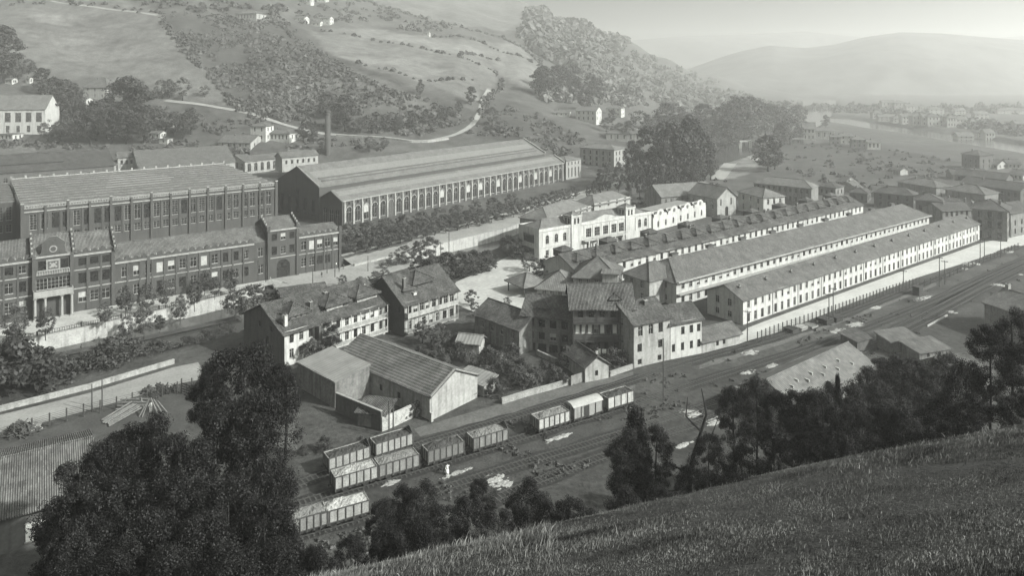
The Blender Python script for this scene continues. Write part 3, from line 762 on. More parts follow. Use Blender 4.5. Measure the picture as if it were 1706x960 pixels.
# chimney stack
cp=P(546,276); rt=empty('factory_chimney',tuple(cp)); tag(rt,'tall round brick chimney stack rising beyond the long arched hall','chimney')
mb=MB(); mb.tube([(0,0,-1),(0,0,4),(0,0,34)],[2.3,2.15,1.55],16); mb.build('stack',M_brick,rt,smooth=True)
mb=MB(); mb.tube([(0,0,32.5),(0,0,33.2)],[1.75,1.75],16); mb.tube([(0,0,34.0),(0,0,34.8),(0,0,35.3)],[1.7,1.95,1.9],16); mb.build('cap',M_dbrick,rt)
# long post and crane arm by the hall
# ---------------------------------------------------------------- sheds behind the mill
O=house('works_shed','long low dark-roofed works shed behind the mill, at left edge','shed',(-60,306),(190,287),at=4,W=44,h=8,roof='gable',rise=7,wm=M_dplast,rm=T_dark,f=[row(14,2.0,2.5,5.2)])
mb=MB(); mb.box(14,8,9.2,44,12,11.2,0); mb.box(13.5,7.4,11.2,44.5,12.6,11.5,1); mb.build('roof_lantern',[M_dplast,T_dark('x')],O.roof)
O=house('lodge_tower','small square lodge with hipped roof and dark window between the two works sheds','building',(187,286),(206,284.6),at=4,W=7,h=8.2,roof='hip',rise=2.0,wm=M_stone,rm=T_mid,f=[row(1,1.6,4.5,7.2,st='bare_')])
O=house('works_shed','wide pale-roofed works shed behind the mill, beside the row of small conifers','shed',(232,283),(392,272),at=7,W=46,h=8,roof='gable',rise=7.5,wm=M_stone,rm=T_mid,f=[row(12,1.8,2.5,5.4)],l=[row(4,2,2,5)])
O=house('arcaded_shed','pale works building with a row of round arches, left of the round chimney','factory',(408,279),(541,264),at=4,W=22,h=7.5,roof='gable',rise=3.2,wm=M_stone,rm=T_mid,f=[row(13,2.2,1.2,6.2,arch=True,st='arch')],l=[row(4,2.2,1.2,6.2,arch=True,st='arch')])
mb=MB(); mb.box(8,8.2,9.6,34,13.8,11.8,0); mb.build('roof_lantern',[T_dark('x')],O.roof)
O=house('works_shed','low shed with white door openings behind the pale-roofed works shed','shed',(345,262),(412,255),at=4,W=14,h=5,roof='gable',rise=3,wm=M_white,rm=T_dark,f=[row(5,1.8,.2,3.6,st='bare_')],ang=None)
O=house('works_shed','small gabled shed beside the arcaded works building','shed',(372,276),(408,272),at=4,W=12,h=6,roof='gable',rise=3,axis='y',wm=M_stone,rm=T_mid,f=[row(2,1.4,1.5,4)])

O=house('works_shed','long dark shed with clerestory at the left edge, just below the school-like building','shed',(-80,280),(160,262),at=9,W=18,h=9,roof='gable',rise=4.5,wm=M_dplast,rm=T_dark,z0=0)

A_=P(*wa,16); B_=P(*wb,16); u_=(B_-A_).normalized(); v_=Vector((-u_.y,u_.x,0)); q_=A_-u_*34+v_*24; q2=A_-u_*.6+v_*24
O=house('mill_annex','dark flat-topped annex of the big mill running out of the picture at left','factory',(q_.x,q_.y,0),(q2.x,q2.y,0),world=True,W=50,h=14.6,roof='flat',over=-.2,wm=M_brick,rm=T_slate,f=[row(12,1.8,8.4,13.2,st='grid'),row(12,1.8,4.2,6.9,st='grid')])
mb=MB()
for i in range(8): mb.box(.3,3+6*i,14.86,O.L-.3,3.5+6*i,15.5)
mb.build('roof_ridges',M_dplast,O.roof)

for a,b,W_,rm_,lb in (((-60,262),(60,254),14,T_mid,'low pale-roofed shed below the school-like building at left edge'),((70,262),(150,256),12,T_dark,'low dark shed right of the pale-roofed one under the dark trees'),((196,262),(250,259),10,T_mid,'small tiled shed behind the lodge tower'),((262,256),(330,253),10,T_dark,'narrow dark shed behind the wide pale-roofed shed'),((470,262),(530,257),9,T_mid,'small shed between the arcaded works and the round chimney')):
    O=house('works_shed',lb,'shed',a,b,at=12,W=W_,h=5.5,z0=6.5,roof='gable',rise=2.6,wm=M_stone,rm=rm_,f=[row(6,1.2,1.4,3.6,st='bare_')])
# ---------------------------------------------------------------- workers' terraces
# front terrace
a=(1238,541.7); b=(1632,400)
O=house('terrace_row','long white two-storey workers terrace nearest the railway, plain gable at its near end','terraced houses',a,b,W=10.5,h=6.1,rise=2.5,over=.45,wm=M_white,rm=T_mid,
  f=[row(49,1.15,3.7,5.4,a=.8,b=.8,st=['casement','casement','half','shut']),row(49,1.15,.3,2.5,a=.8,b=.8,st=['casement','bare_','casement'],doors=tuple(range(3,49,7)))],
  l=[row(2,1.2,3.6,5.4,xs=[3.0,6.6]),row(2,1.2,.9,2.4,xs=[3.0,6.6])])
O.wall.data.materials[0]=M_white
for i in range(13):
    x=3+(O.L-6)*i/12; chimney(O,x,3.2,7.4,.7,.5)
for i in range(1,49): 
    x=.8+(O.L-1.6)*i/49
    if i%4==0: mb=MB(); mb.tube([(x,-.08,0),(x,-.08,6.0)],[.06,.06],5); mb.build('downpipe',M_dplast,O.root)
# middle terrace, hipped with a gallery between the floors
a=(1127,511)
A_=P(1127,511); B_=P(1548,358,6.6); B_=Vector((B_.x,B_.y,0))
O=house('terrace_row','long middle terrace with broad hipped roof and ledge between its two white floors','terraced houses',tuple(A_),tuple(B_),world=True,W=15,h=6.6,roof='hip',rise=3.6,over=.9,hip=5.5,wm=M_white,rm=T_mid,
  f=[row(45,1.25,4.1,5.6,a=1,b=1,st=['casement','bare_','half']),row(45,1.25,.5,2.2,a=1,b=1,st=['casement','bare_'],doors=tuple(range(2,45,5)))],
  l=[row(2,1.3,4.1,5.6,xs=[5,11]),row(2,1.3,.8,2.3,xs=[5,11])])
mb=MB(); mb.box(0,-1.2,3.0,O.L,-.003,3.2); mb.box(0,-1.2,3.2,O.L,-1.12,3.45)
mb.build('gallery_ledge',M_trim,O.root)
mb=MB(); mb.box(-.2,-.95,6.25,O.L+.2,-.5,6.5); mb.build('eaves_board',M_cream,O.root)
for i in range(9):
    x=8+(O.L-20)*i/8; e=MB(); z=6.6+3.6*(10.5-7.5)/7.5
    y=8.3; e.box(x,y,10.0,x+2.6,y+1.0,10.75,0); e.box(x-.15,y-.2,10.75,x+2.75,y+1.2,10.87,1); e.build('ridge_vent',[M_dplast,T_dark('x')],O.roof)
# rear terrace with rows of attic dormers
A_=P(1047,431,6); B_=P(1438,341,6); D2=(B_-A_); D2.z=0; D2.normalize(); A_=A_-D2*21
O=house('terrace_row','long rear terrace crowded with attic dormers, narrow white front under a tiled roof','terraced houses',(A_.x,A_.y,0),(B_.x,B_.y,0),world=True,W=14,h=6,rise=3.2,over=.5,wm=M_white,rm=T_old,jit=.06,
  f=[row(48,1.2,3.4,5.5,a=1,b=1,st=['casement','bare_','casement','half']),row(48,1.2,.4,2.3,a=1,b=1,st='bare_')])
rr=random.Random(3)
for i in range(21):
    x=3+(O.L-10)*i/20+rr.uniform(-.6,.6); dormer(O,x,2.6,6.9,w=rr.uniform(3.0,4.8),d=3.6,hh=1.25,rise=1.0,nw=3,wm=M_dplast,over=.7)
for i in range(15):
    x=4+(O.L-12)*i/14+rr.uniform(-1,1)
    if i%2: chimney(O,x,6.5,9.0,1.0,.6)
for i in range(9):   # dormers on the far slope show over the ridge
    x=2+(O.L-12)*i/8; e=MB(); e.box(x,8.2,7.6,x+4,12,9.7,0); e.poly([(x-.5,7.6,9.5),(x+4.5,7.6,9.5),(x+2.6,9.8,10.6),(x+1.4,9.8,10.6)],1); e.poly([(x-.5,7.6,9.5),(x+1.4,9.8,10.6),(x-.5,12,9.5)],1); e.poly([(x+4.5,7.6,9.5),(x+4.5,12,9.5),(x+2.6,9.8,10.6)],1); e.poly([(x-.5,12,9.5),(x+1.4,9.8,10.6),(x+2.6,9.8,10.6),(x+4.5,12,9.5)],1); e.build('rear_dormer',[M_dwood,T_old('x')],O.root)
# house joined to the near end of the middle terrace
O=house('corner_house','grey two-storey house with hipped roof joined to the near end of the middle terrace','house',(1040,497),(1082,512),at=0,L=None,W=12,h=7,roof='hip',rise=3,wm=M_cream,rm=T_mid,f=[row(2,1.2,4.3,6.2),row(2,1.2,1,3)],l=[row(3,1.2,4.3,6.2),row(3,1.2,1,3)],ang=None)
O=house('corner_house','low house with steep hipped slate roof and small stair tower before the rear terrace','house',(955,500),(1032,505),at=0,W=12,h=6.5,roof='hip',rise=4,wm=M_grey,rm=T_mid,f=[row(5,1.1,4.0,5.8),row(5,1.1,.8,2.4)])
mb=MB(); mb.box(8,-2.2,-1,12,2,8.0); t=mb.build('stair_tower',M_cream,O.root); mb=MB(); mb.box(7.6,-2.6,8.0,12.4,2.4,8.25); mb.build('tower_roof',T_mid('x'),O.root)
link('window',win_mesh(.8,1.4,'casement'),O.root,(10.4,-2.2,5.2))
O=house('garden_pavilion','low pavilion with broad grey hipped roof behind the dark balcony houses','building',(895,482),(958,487),at=2.6,W=12,h=3.2,roof='hip',rise=3.2,over=.7,wm=M_stone,rm=T_slate,f=[row(4,1.2,.8,2.4)])
# open shelter on the pale square
c=P(878,486); rt=empty('open_shelter',(c.x,c.y,0),R(36)); tag(rt,'open-sided shelter with pyramid roof on posts, on the pale sandy square','shelter')
mb=MB()
link('roof',roof_mesh('hip',8,8,3.2,2.2,.6,'x',T_slate),rt,(-4,-4,0))
for x in(-3.7,3.7):
    for y in(-3.7,3.7): mb=MB(); mb.box(x-.12,y-.12,-.2,x+.12,y+.12,3.2); mb.build('post',M_dwood,rt)
# ---------------------------------------------------------------- ornate white building with two turrets
a=(898,437)
A_=P(898,437); B_=P(1085,351.5,10.6); B_=Vector((B_.x,B_.y,0))
O=house('assembly_building','ornate white two-storey building with twin turrets and a loggia over a balcony','public building',tuple(A_),tuple(B_),world=True,W=11,h=9.6,parapet=.9,roof='hip',rise=2.6,over=-.3,wm=M_white,rm=T_slate,
  f=[row(3,1.4,5.4,8.2,xs=[3.4,7.2,10.8],arch=True,st='arch'),row(1,2.6,5.4,8.0,xs=[16.2],st='grid'),row(5,2.4,5.2,8.2,xs=[21.3,25.2,29.1,33.0,36.6],st='grid'),row(1,2.6,5.4,8.0,xs=[39.9],st='grid') if False else row(1,2.4,5.4,8.0,xs=[41.2],st='grid'),row(2,1.4,5.4,8.4,xs=[45.6,48.6],arch=True,st='arch'),
     row(3,1.2,1.6,3.4,xs=[3.4,7.2,10.8]),row(6,1.8,.3,3.2,xs=[17,21.3,26,31,36,41],st='bare_')],
  l=[row(1,6.0,5.4,8.2,st='bare_l'),row(1,6.0,1.8,3.8,st='bare_m')])
L=O.L
def turret(x,lab):
    e=empty('turret',(x,-.35,0)); e.parent=O.root
    mb=MB(); ops=face_rows([row(2,.8,10.4,12.4,a=.7,b=.7,arch=True)],4.4)
    panel(mb,(0,0,0),(1,0,0),(0,-1,0),4.4,-.5,13.0,ops,mr=0); panel(mb,(4.4,0,0),(0,1,0),(1,0,0),4.4,9,13.0,face_rows([row(2,.8,10.4,12.4,a=.7,b=.7,arch=True)],4.4)); panel(mb,(0,4.4,0),(0,-1,0),(-1,0,0),4.4,9,13.0,face_rows([row(2,.8,10.4,12.4,a=.7,b=.7,arch=True)],4.4)); panel(mb,(4.4,4.4,0),(-1,0,0),(0,1,0),4.4,9,13.0,[])
    mb.box(-.2,-.2,12.7,4.6,-.003,13.2); mb.box(-.2,-.003,13.001,4.6,4.6,13.2); mb.box(-.1,-.1,9.95,4.5,-.004,10.2)
    for cx in (-.1,4.2): mb.box(cx,-.15,13.2,cx+.4,.3,13.7)
    mb.build('wall',M_white,e)
    for (x0,x1,za,zb,*_) in ops:
        for rot,lo in ((0,(x0,0,za)),(-PI/2,(0,4.4-x0,za)),(PI/2,(4.4,x0,za))): link('window',win_mesh(x1-x0,zb-za,'bare_'),e,lo,rot)
    link('roof',roof_mesh('hip',4.4,4.4,13.1,1.2,.15,'x',T_slate),e)
turret(13.4,'l'); turret(39.4-1.0,'r')
mb=MB()
for x in (1.4,12.3,19.3,23.2,27.1,31,34.9,43.6,50.2): mb.box(x-.18,-.14,4.6,x+.18,-.003,9.2)
mb.box(-.2,-.25,9.55,13.2,-.004,9.85); mb.box(18,-.25,9.55,38.2,-.004,9.85); mb.box(43,-.25,9.55,L+.2,-.004,9.85); mb.box(-.1,-.15,4.3,13.2,-.005,4.55)
mb.build('mouldings',M_white,O.root)
mb=MB(); pts=[(20,10.5),(24,10.7),(26,11.4),(29,12.0),(32,11.4),(34,10.7),(38,10.5)]; pf=[(x,-.1,z) for x,z in pts]; mb.poly(pf); mb.poly([(x,.25,z) for x,z in pts][::-1])
for (p,q) in zip(pf,pf[1:]): mb.poly([p,(p[0],.25,p[2]),(q[0],.25,q[2]),q])
mb.build('curved_pediment',M_white,O.root)
bal(O,18.2,38,4.5,1.8,1.1,M_white)
for x in (20,24,28,32,36): mb=MB(); mb.box(x-.2,-1.75,-.5,x+.2,-1.4,4.31); mb.build('balcony_column',M_white,O.root)
O2=house('rear_wing','hipped slate-roofed wing standing behind the ornate white building','building',(913,398),(985,372),at=2,W=12,h=8.5,roof='hip',rise=3.2,wm=M_cream,rm=T_slate,f=[row(6,1.2,7,9)])
O2=house('rear_wing','smaller hipped block behind the right turret of the ornate white building','building',(990,369),(1050,355),at=2,W=10,h=8.5,roof='hip',rise=2.8,wm=M_cream,rm=T_slate,f=[row(4,1.2,7,9)])
# low white hall with curly gables
A_=P(1088,386); B_=P(1176,362); 
O=house('market_hall','low white hall with a row of curly gables and round windows beyond the turreted building','hall',tuple(A_),tuple(B_),world=True,W=14,h=5.2,roof='flat',over=-.3,wm=M_white,rm=T_pale,f=[row(7,1.2,1.2,3.6,arch=True,st='arch')])
L=O.L
for i in range(4):
    c=L*(i+.5)/4; w=L/4*.46; pts=[(-w,0),(-w*.95,1.0),(-w*.6,1.2),(-w*.5,2.0),(-w*.25,2.7),(w*.25,2.7),(w*.5,2.0),(w*.6,1.2),(w*.95,1.0),(w,0)]
    mb=MB(); pf=[(c+x,-.12,5.2+z) for x,z in pts]; pb=[(c+x,.2,5.2+z) for x,z in pts]; mb.poly(pf); mb.poly(pb[::-1])
    for k in range(len(pf)-1): mb.poly([pf[k],pb[k],pb[k+1],pf[k+1]])
    mb.build('curly_gable',M_white,O.root)
    mb=MB(); mb.tube([(c,-.13,6.4),(c,-.2,6.4)],[.75,.75],12); mb.build('round_window',M_dplast,O.root)
    mb=MB(); x0=c-w*.7; mb.poly([(x0,.3,5.5),(c+w*.7,.3,5.5),(c+w*.7,2.0,7.0),(x0,2.0,7.0)] ); mb.poly([(x0,2.0,7.0),(c+w*.7,2.0,7.0),(c+w*.7,4,5.5),(x0,4,5.5)]); mb.build('skylight',M_metal,O.roof)
# grey chapel-like building, cream houses
O=house('chapel','grey chapel-like building with gabled porch and long slate roof beyond the curly-gabled hall','chapel',(1102,352),(1190,345),at=0,W=14,h=6.5,roof='gable',rise=4,wm=M_grey,rm=T_slate,f=[row(9,.9,2.4,5.2,arch=True)])
O=house('chapel_porch','stone gabled front with arched doorway and tall narrow windows at the chapel end','chapel',(1195,362),(1226,357),W=16,h=8.0,roof='gable',rise=4,axis='y',wm=M_stone,rm=T_slate,f=[row(1,2.0,0,4,arch=True,st='bare_d'),row(2,.9,4.5,7.4,arch=True,xs=[2.2,8.6])],l=[row(4,1,3,6)])
O=house('cream_house','pale two-storey hipped house with shuttered windows beyond the rear terrace','house',(1230,350),(1272,362),W=11,h=8.4,roof='hip',rise=2.6,wm=M_cream,rm=T_slate,f=[row(3,1.3,5.2,7.4,st='bare_'),row(3,1.3,1.2,3.6,st='arch',arch=True)],r=[row(3,1.2,5.2,7.4),row(3,1.2,1.2,3.4)])
O.wall.data.materials[0]=M_white
O=house('long_house','long grey three-storey house with slate roof behind the pale hipped house','house',(1256,333),(1352,344),W=10,h=8.4,roof='hip',rise=2.6,wm=M_grey,rm=T_slate,f=[row(10,1.1,5.4,7.4,st='bare_'),row(10,1.1,1.6,3.6,st='bare_')])
O=house('manor_block','pale three-storey block with tall window columns at the far end of the arched hall','house',(966,277.5),(1023,283),W=14,h=12.5,roof='hip',rise=2.2,wm=M_stone,rm=T_slate,f=[row(5,1.3,8.6,11,st='bare_'),row(5,1.3,4.8,7.4,st='bare_'),row(5,1.3,1,3.4,st='bare_')],r=[row(3,1.3,8.6,11),row(3,1.3,4.8,7.4),row(3,1.3,1,3.4)])
# ---------------------------------------------------------------- tenements at the far right
O=house('tenement','tall three-storey corner tenement with balconies at the far end of the front terrace','tenement',(1620,396),(1678,403),W=13,h=11.2,roof='hip',rise=2.6,over=.8,wm=M_grey,rm=T_dark,f=[row(3,1.3,7.8,10.2,st='bare_'),row(3,1.3,4.3,6.8,st='bare_'),row(3,1.3,.4,3,st='bare_')],r=[row(4,1.2,7.8,10.2),row(4,1.2,4.3,6.8),row(4,1.2,.6,3)])
bal(O,O.L*.36,O.L*.64,7.5,.8,1.0); bal(O,O.L*.36,O.L*.64,4.1,.8,1.0); chimney(O,4,7,12,1.4,.7); chimney(O,8,5,12.4,1.4,.7)
RH=[
 ('row_house','dark two-storey house with balconied windows behind the far end of the middle terrace','house',(1456,345),(1522,352),9,7,'hip',2.4,M_dplast,T_dark,4,2),
 ('row_house','dark house squeezed between the middle terrace and the corner tenement','house',(1525,366),(1570,370),10,8.5,'hip',2.2,M_dplast,T_dark,4,2),
 ('row_house','grey row of low fronts left of the corner tenement','house',(1570,379),(1618,376),10,6.5,'gable',2.2,M_grey,T_dark,5,2),
 ('row_house','broad pale-roofed building behind the dark balconied house','house',(1496,322),(1560,333),12,6,'hip',2.4,M_grey,T_mid,5,1),
 ('row_house','long dark-roofed row set back above the corner tenement','house',(1600,330),(1700,345),12,7.5,'gable',2.6,M_dplast,T_dark,9,2),
 ('row_house','low shed with long roof at the edge of the open fields','house',(1508,313),(1600,326),9,4.5,'gable',2.0,M_dplast,T_mid,6,1),
 ('row_house','three-storey dark block behind the tenement at right edge','house',(1590,312),(1675,322),10,7,'gable',2.4,M_dplast,T_dark,8,2),
 ('row_house','tall roofed tower house above the far river bank at right','house',(1602,279),(1632,283),12,9,'hip',2.4,M_dplast,T_dark,3,2),
 ('row_house','pale little gabled hut in front of the tower house','house',(1615,298),(1638,300),6,4,'gable',1.8,M_cream,T_mid,3,1),
 ('row_house','hipped house with small dark dormer between field and tenements','house',(1575,336),(1640,346),12,6,'hip',2.6,M_grey,T_mid,6,1),
 ('row_house','small hipped cottage at the far end of the rear terrace','house',(1362,324),(1392,328),9,4.5,'hip',1.8,M_grey,T_dark,3,1),
 ('row_house','dark hipped cottage behind the rear terrace end','house',(1415,335),(1445,338),8,4.5,'hip',1.8,M_dplast,T_dark,2,1),
 ('row_house','tall house at right edge behind the corner tenement','house',(1684,396),(1720,388),10,9,'gable',2.4,M_grey,T_dark,3,3),
 ('row_house','white hut alone in the dark fields','hut',(1487,290),(1500,292),6,3,'gable',1.4,M_cream,T_mid,2,1)]
for (nm,lb,ct,a,b,W,h,rf,rs_,wm,rm,nw,nf) in RH:
    rows=[row(nw,1.1,1.0+3.1*k,3.0+3.1*k,st='bare_') for k in range(nf) if 3.2+3.1*k<h+.2]
    O=house(nm,lb,ct,a,b,W=W,h=h,roof=rf,rise=rs_,wm=wm,rm=rm,f=rows,r=[row(2,1.1,1.0+3.1*k,3.0+3.1*k,st='bare_') for k in range(nf) if 3.2+3.1*k<h+.2]); chimney(O,O.L*.3,W*.4,h+rs_*.7,1.2,.6)
# house and boundary on the right, beyond the tracks
O=house('gable_house','grey gabled house beyond the tracks at right edge, blank wall to the left','house',(1640,548),(1740,585),W=13,h=6.5,roof='gable',rise=2.6,axis='x',wm=M_grey,rm=T_mid,l=[row(1,1,3.5,5)]); chimney(O,.8,6.5,8.6,1.6,.8,M_stone)
# long warehouse with skylights between tracks and trees
r0=P(1277,632,7); r1=P(1420,567,7); d=(r1-r0); d.z=0; LW_=d.length; LW_*=.94; d.normalize(); n_=Vector((-d.y,d.x,0)); a_=r0-n_*5.5
O=house('warehouse','long grey-roofed warehouse with two rows of small skylights, below the tracks at right','warehouse',(a_.x,a_.y,0),tuple((a_+d*LW_)),world=True,W=11,h=4.2,rise=2.8,over=.3,wm=M_cream,rm=T_slate,f=[row(8,1.2,1.5,3.2)],r=[row(6,.9,.8,3.2)])
for i in range(9):
    mb=MB(); x=LW_*(.12+.085*i); t=.50-.02*i if i%2==0 else .60; y=5.5*t; z=4.2+2.8*t; mb.box(x,y-.35,z-.1,x+.28,y+.5,z+.3); mb.build('skylight',M_pale,O.roof)
# huts among the dark trees
O=house('stone_hut','ruined stone hut with pale rubble-covered roof among the dark trees at right','hut',(1484,590),(1530,583),W=4,h=2.8,roof='shed',rise=.7,wm=M_grey,rm=T_mid,f=[row(1,1,.2,2.2,st='bare_')])
O=house('stone_hut','low pale-roofed hut beside the ruined stone hut, half hidden by trees','hut',(1532,606),(1580,598),W=4.5,h=2.4,roof='shed',rise=.7,wm=M_grey,rm=T_mid,f=[row(2,.8,1,2.2,st='bare_')])
O=house('tile_hut','small dark hut with ragged roof just past the warehouse end','hut',(1428,588),(1452,580),W=4,h=2.6,roof='shed',rise=.6,wm=M_dplast,rm=T_old)
O=house('tree_screened_house','low house glimpsed through the dark trees at right edge','house',(1585,668),(1650,660),W=7,h=4.5,z0=3,at=3,roof='gable',rise=2,wm=M_stone,rm=T_old,f=[row(3,1,1,2.6)])
# ---------------------------------------------------------------- old houses by the railway
O=house('old_house','plain grey house with brown tiled roof, leftmost of the clustered old houses','house',(791,562),(865,592),W=9,h=5.6,rise=2.4,wm=M_grey,rm=T_old,jit=.06,f=[row(4,.9,3.0,4.3,a=1,b=.6),row(3,.9,.4,2.1,a=1,b=.6,doors=(1,))],l=[row(1,.9,3,4.3)])
O=house('old_house','two-storey old house with rounded attic dormer and open arcade below, beside the balcony house','house',(870,582),(953,592),W=9.5,h=7.9,rise=3.2,wm=M_dplast,rm=T_old,jit=.06,
   f=[row(4,1.5,5.3,7.0,a=.6,b=.4,st='bare_'),row(4,1.4,2.6,4.2,a=.6,b=.4,st=['bare_','half','bare_'],skip=()),row(4,1.9,-.4,1.7,a=.8,b=.4,st='bare_')],sub=True)
O.wall.data.materials[0]=M_grey
dormer(O,3.4,1.4,8.6,2.2,2.2,.8,.9,2,wm=M_dwood,rm=T_old)
O=house('balcony_house','tall dark timber-galleried house with laundry on its lower galleries','house',(954,600),(1053,600),W=9.5,h=11.6,rise=3.4,over=.9,wm=M_dplast,rm=T_old,jit=.06,
   f=[row(5,1.1,9.0,10.8,a=.5,b=.5,st='bare_'),row(9,.95,5.6,7.6,a=.4,b=.4,st=['cloth','cloth','half','bare_','cloth']),row(6,1.1,1.8,3.9,a=.4,b=.4,st='bare_')],sub=True)
L=O.L
for z in (8.1,4.4,1.0): bal(O,.0,L,z,1.15,1.1,M_dwood,posts=6,roofed=3.2 if z<8 else 2.9)
dormer(O,8.4,1.2,12.2,1.8,2.0,.6,.6,1,wm=M_dwood,rm=T_old)
mb=MB(); rr=random.Random(5)
for i,(x,w_) in enumerate(((4.6,1.2),(6.1,.9),(7.2,1.3),(9.6,.8))):
    mb.poly([(x,-1.36,3.0),(x+w_,-1.38,3.0),(x+w_*.98,-1.42,1.3+rr.uniform(0,.5)),(x+.05,-1.4,1.25)])
lb=mb.mesh('hanging_laundry',[M_cloth]); 
for i,(x,z,w_,hh) in enumerate(((4.6,1.2,1.2,1.7),(6.1,1.3,.9,1.5),(7.3,1.3,1.3,1.6),(9.4,1.9,.8,.8),(10.6,1.6,.7,1.1))):
    mb=MB(); mb.box(x,-1.36,z,x+w_,-1.32,z+hh); o=mb.build('hanging_sheet',M_cloth,None); o.matrix_world=O.root.matrix_basis.copy() if False else Matrix.Translation(O.root.location)@Matrix.Rotation(O.ang,4,'Z')
    tag(o,'white laundry sheet hanging from the lower gallery of the dark balcony house, %s from left'%ORD[i],'laundry','laundry on the balcony house')
O=house('old_house','pale narrow two-storey house right of the dark balcony house, mossy tiled roof','house',(1056,614),(1116,600),W=11,h=9.2,rise=2.8,wm=M_cream,rm=T_old,jit=.05,
   f=[row(3,1.15,6.3,8.4,xs=[1.7,4.4,7.0],st=['bare_','casement']),row(2,1.15,3.1,4.8,xs=[1.5,6.9],st='bare_'),row(2,1.0,.5,1.6,xs=[1.5,6.7],st='bare_')])
chimney(O,6,4,11.2,.9,.8)
O=house('old_house','bright white house with small windows, rightmost of the clustered old houses','house',(1117,600),(1169,589),W=8,h=7.8,rise=2.4,wm=M_white,rm=T_old,jit=.05,
   f=[row(3,.95,4.9,6.6,xs=[3.3,5.6,7.6],st='bare_'),row(4,.85,1.5,3.2,xs=[.8,3.2,5.6,7.6],st='bare_'),])
O=house('railway_shed','low lean-to shed with tiled roof between the white house and the front terrace','shed',(1170,589),(1233,573),W=6,h=2.6,rise=1.6,wm=M_cream,rm=T_mid,f=[row(2,.8,.8,1.9,xs=[4.5,6.5],st='bare_')])
O=house('garden_hut','small gabled garden hut with plank fence before the balcony house','hut',(975,638),(1014,630),W=8,h=3.2,rise=1.8,axis='y',over=.4,wm=M_cream,rm=T_old,f=[row(1,.7,.9,2.0,xs=[2.6],st='bare_')])
# ---------------------------------------------------------------- long tenement with attic dormers
O=house('galleried_tenement','long white galleried tenement with ragged tiled roof, three attic dormers and blank gable','tenement',(474,612),(642,557),W=17.5,h=7.3,rise=4.0,over=.8,wm=M_white,shade_m=M_dplast,rm=T_old,jit=.08,  # shade of the unlit gable put into its wall colour
   f=[row(11,1.0,4.6,6.5,a=.5,b=.3,st=['bare_','casement','half','bare_']),row(11,1.0,1.4,3.4,a=.5,b=.3,st=['bare_','casement','half'])],
   l=[row(2,1.0,6.0,7.2,xs=[7,12.2],st='bare_'),row(1,1.3,2.9,4.7,xs=[10.4],st='bare_')])
bpy.context.view_layer.update()
L=O.L
# its gable end is coloured dark to stand for the shaded side
mb=MB(); mb.poly([(-.02,17.5,-1),(-.02,0,-1),(-.02,0,7.3),(-.02,8.75,11.3),(-.02,17.5,7.3)]) if False else None
bal(O,8,L-.2,4.3,1.3,1.05,M_white,posts=8,roofed=2.9); bal(O,8,L-.2,1.1,1.3,1.0,M_white,posts=8,roofed=3.0)
mb=MB(); mb.box(7.2,-1.6,-.5,8.0,-.003,6.9); mb.build('partition',M_dplast,O.root)
for (x,w_,y,nw) in ((1.2,4.2,2.6,3),(10.0,5.6,2.2,4),(18.2,5.6,2.4,4)): dormer(O,x+1.5,y,8.4,w_,4.2,1.5,1.4,nw,wm=M_cream if w_>5 else M_dwood,rm=T_old,over=.8)
dormer(O,.6,2.6,8.3,1.9,2,.8,.6,1,wm=M_dwood); dormer(O,16.2,2.4,8.2,1.5,2,.8,.6,1,wm=M_dwood)
for x,y in ((1.0,1.4),(8.9,4.5),(14.3,7.2),(24,6)): chimney(O,x,y,8.6+.3*y*.4,1.4,.7,M_white if x<2 else M_dplast)
dormer_back=[(4,11.5),(13,12)]
O=house('galleried_tenement','shorter galleried tenement with one broad roof dormer, right end of the ragged-roofed row','tenement',(674,562),(759,535),W=15.5,h=7.9,rise=4.6,over=.9,wm=M_cream,shade_m=M_dwood,rm=T_old,jit=.07,  # left end wall takes a dark colour in place of shade
   f=[row(8,1.2,4.9,7.0,a=.4,b=.3,st=['bare_','half','bare_','casement']),row(7,1.2,1.2,3.4,a=.4,b=.3,st=['bare_','half','casement'])],l=[row(1,.9,5,6.6,xs=[13.5],st='bare_')])
bal(O,.1,O.L-.1,4.6,1.2,1.0,M_cream,posts=6,roofed=2.9,solid=True); bal(O,.1,O.L-.1,1.1,1.2,.9,M_gwood,posts=6,roofed=3.3)
dormer(O,5.2,3.4,9.6,5.4,4.4,1.5,1.6,4,wm=M_dplast,rm=T_old,over=.9); dormer(O,1.6,2.6,9.0,3.6,3.2,1.0,1.0,3,wm=M_dwood,rm=T_old); chimney(O,2.2,3.2,10.6,1.9,.7); chimney(O,4.0,1.6,8.8,.3,.9,M_white)
# small lean-to roofs behind the tenement, by the bridge
O=house('lean_to','low lean-to with patched roof behind the ragged-roofed tenement, near the bridge','shed',(470,506),(545,496),W=5,h=2.0,roof='shed',rise=.8,wm=M_dplast,rm=T_old)
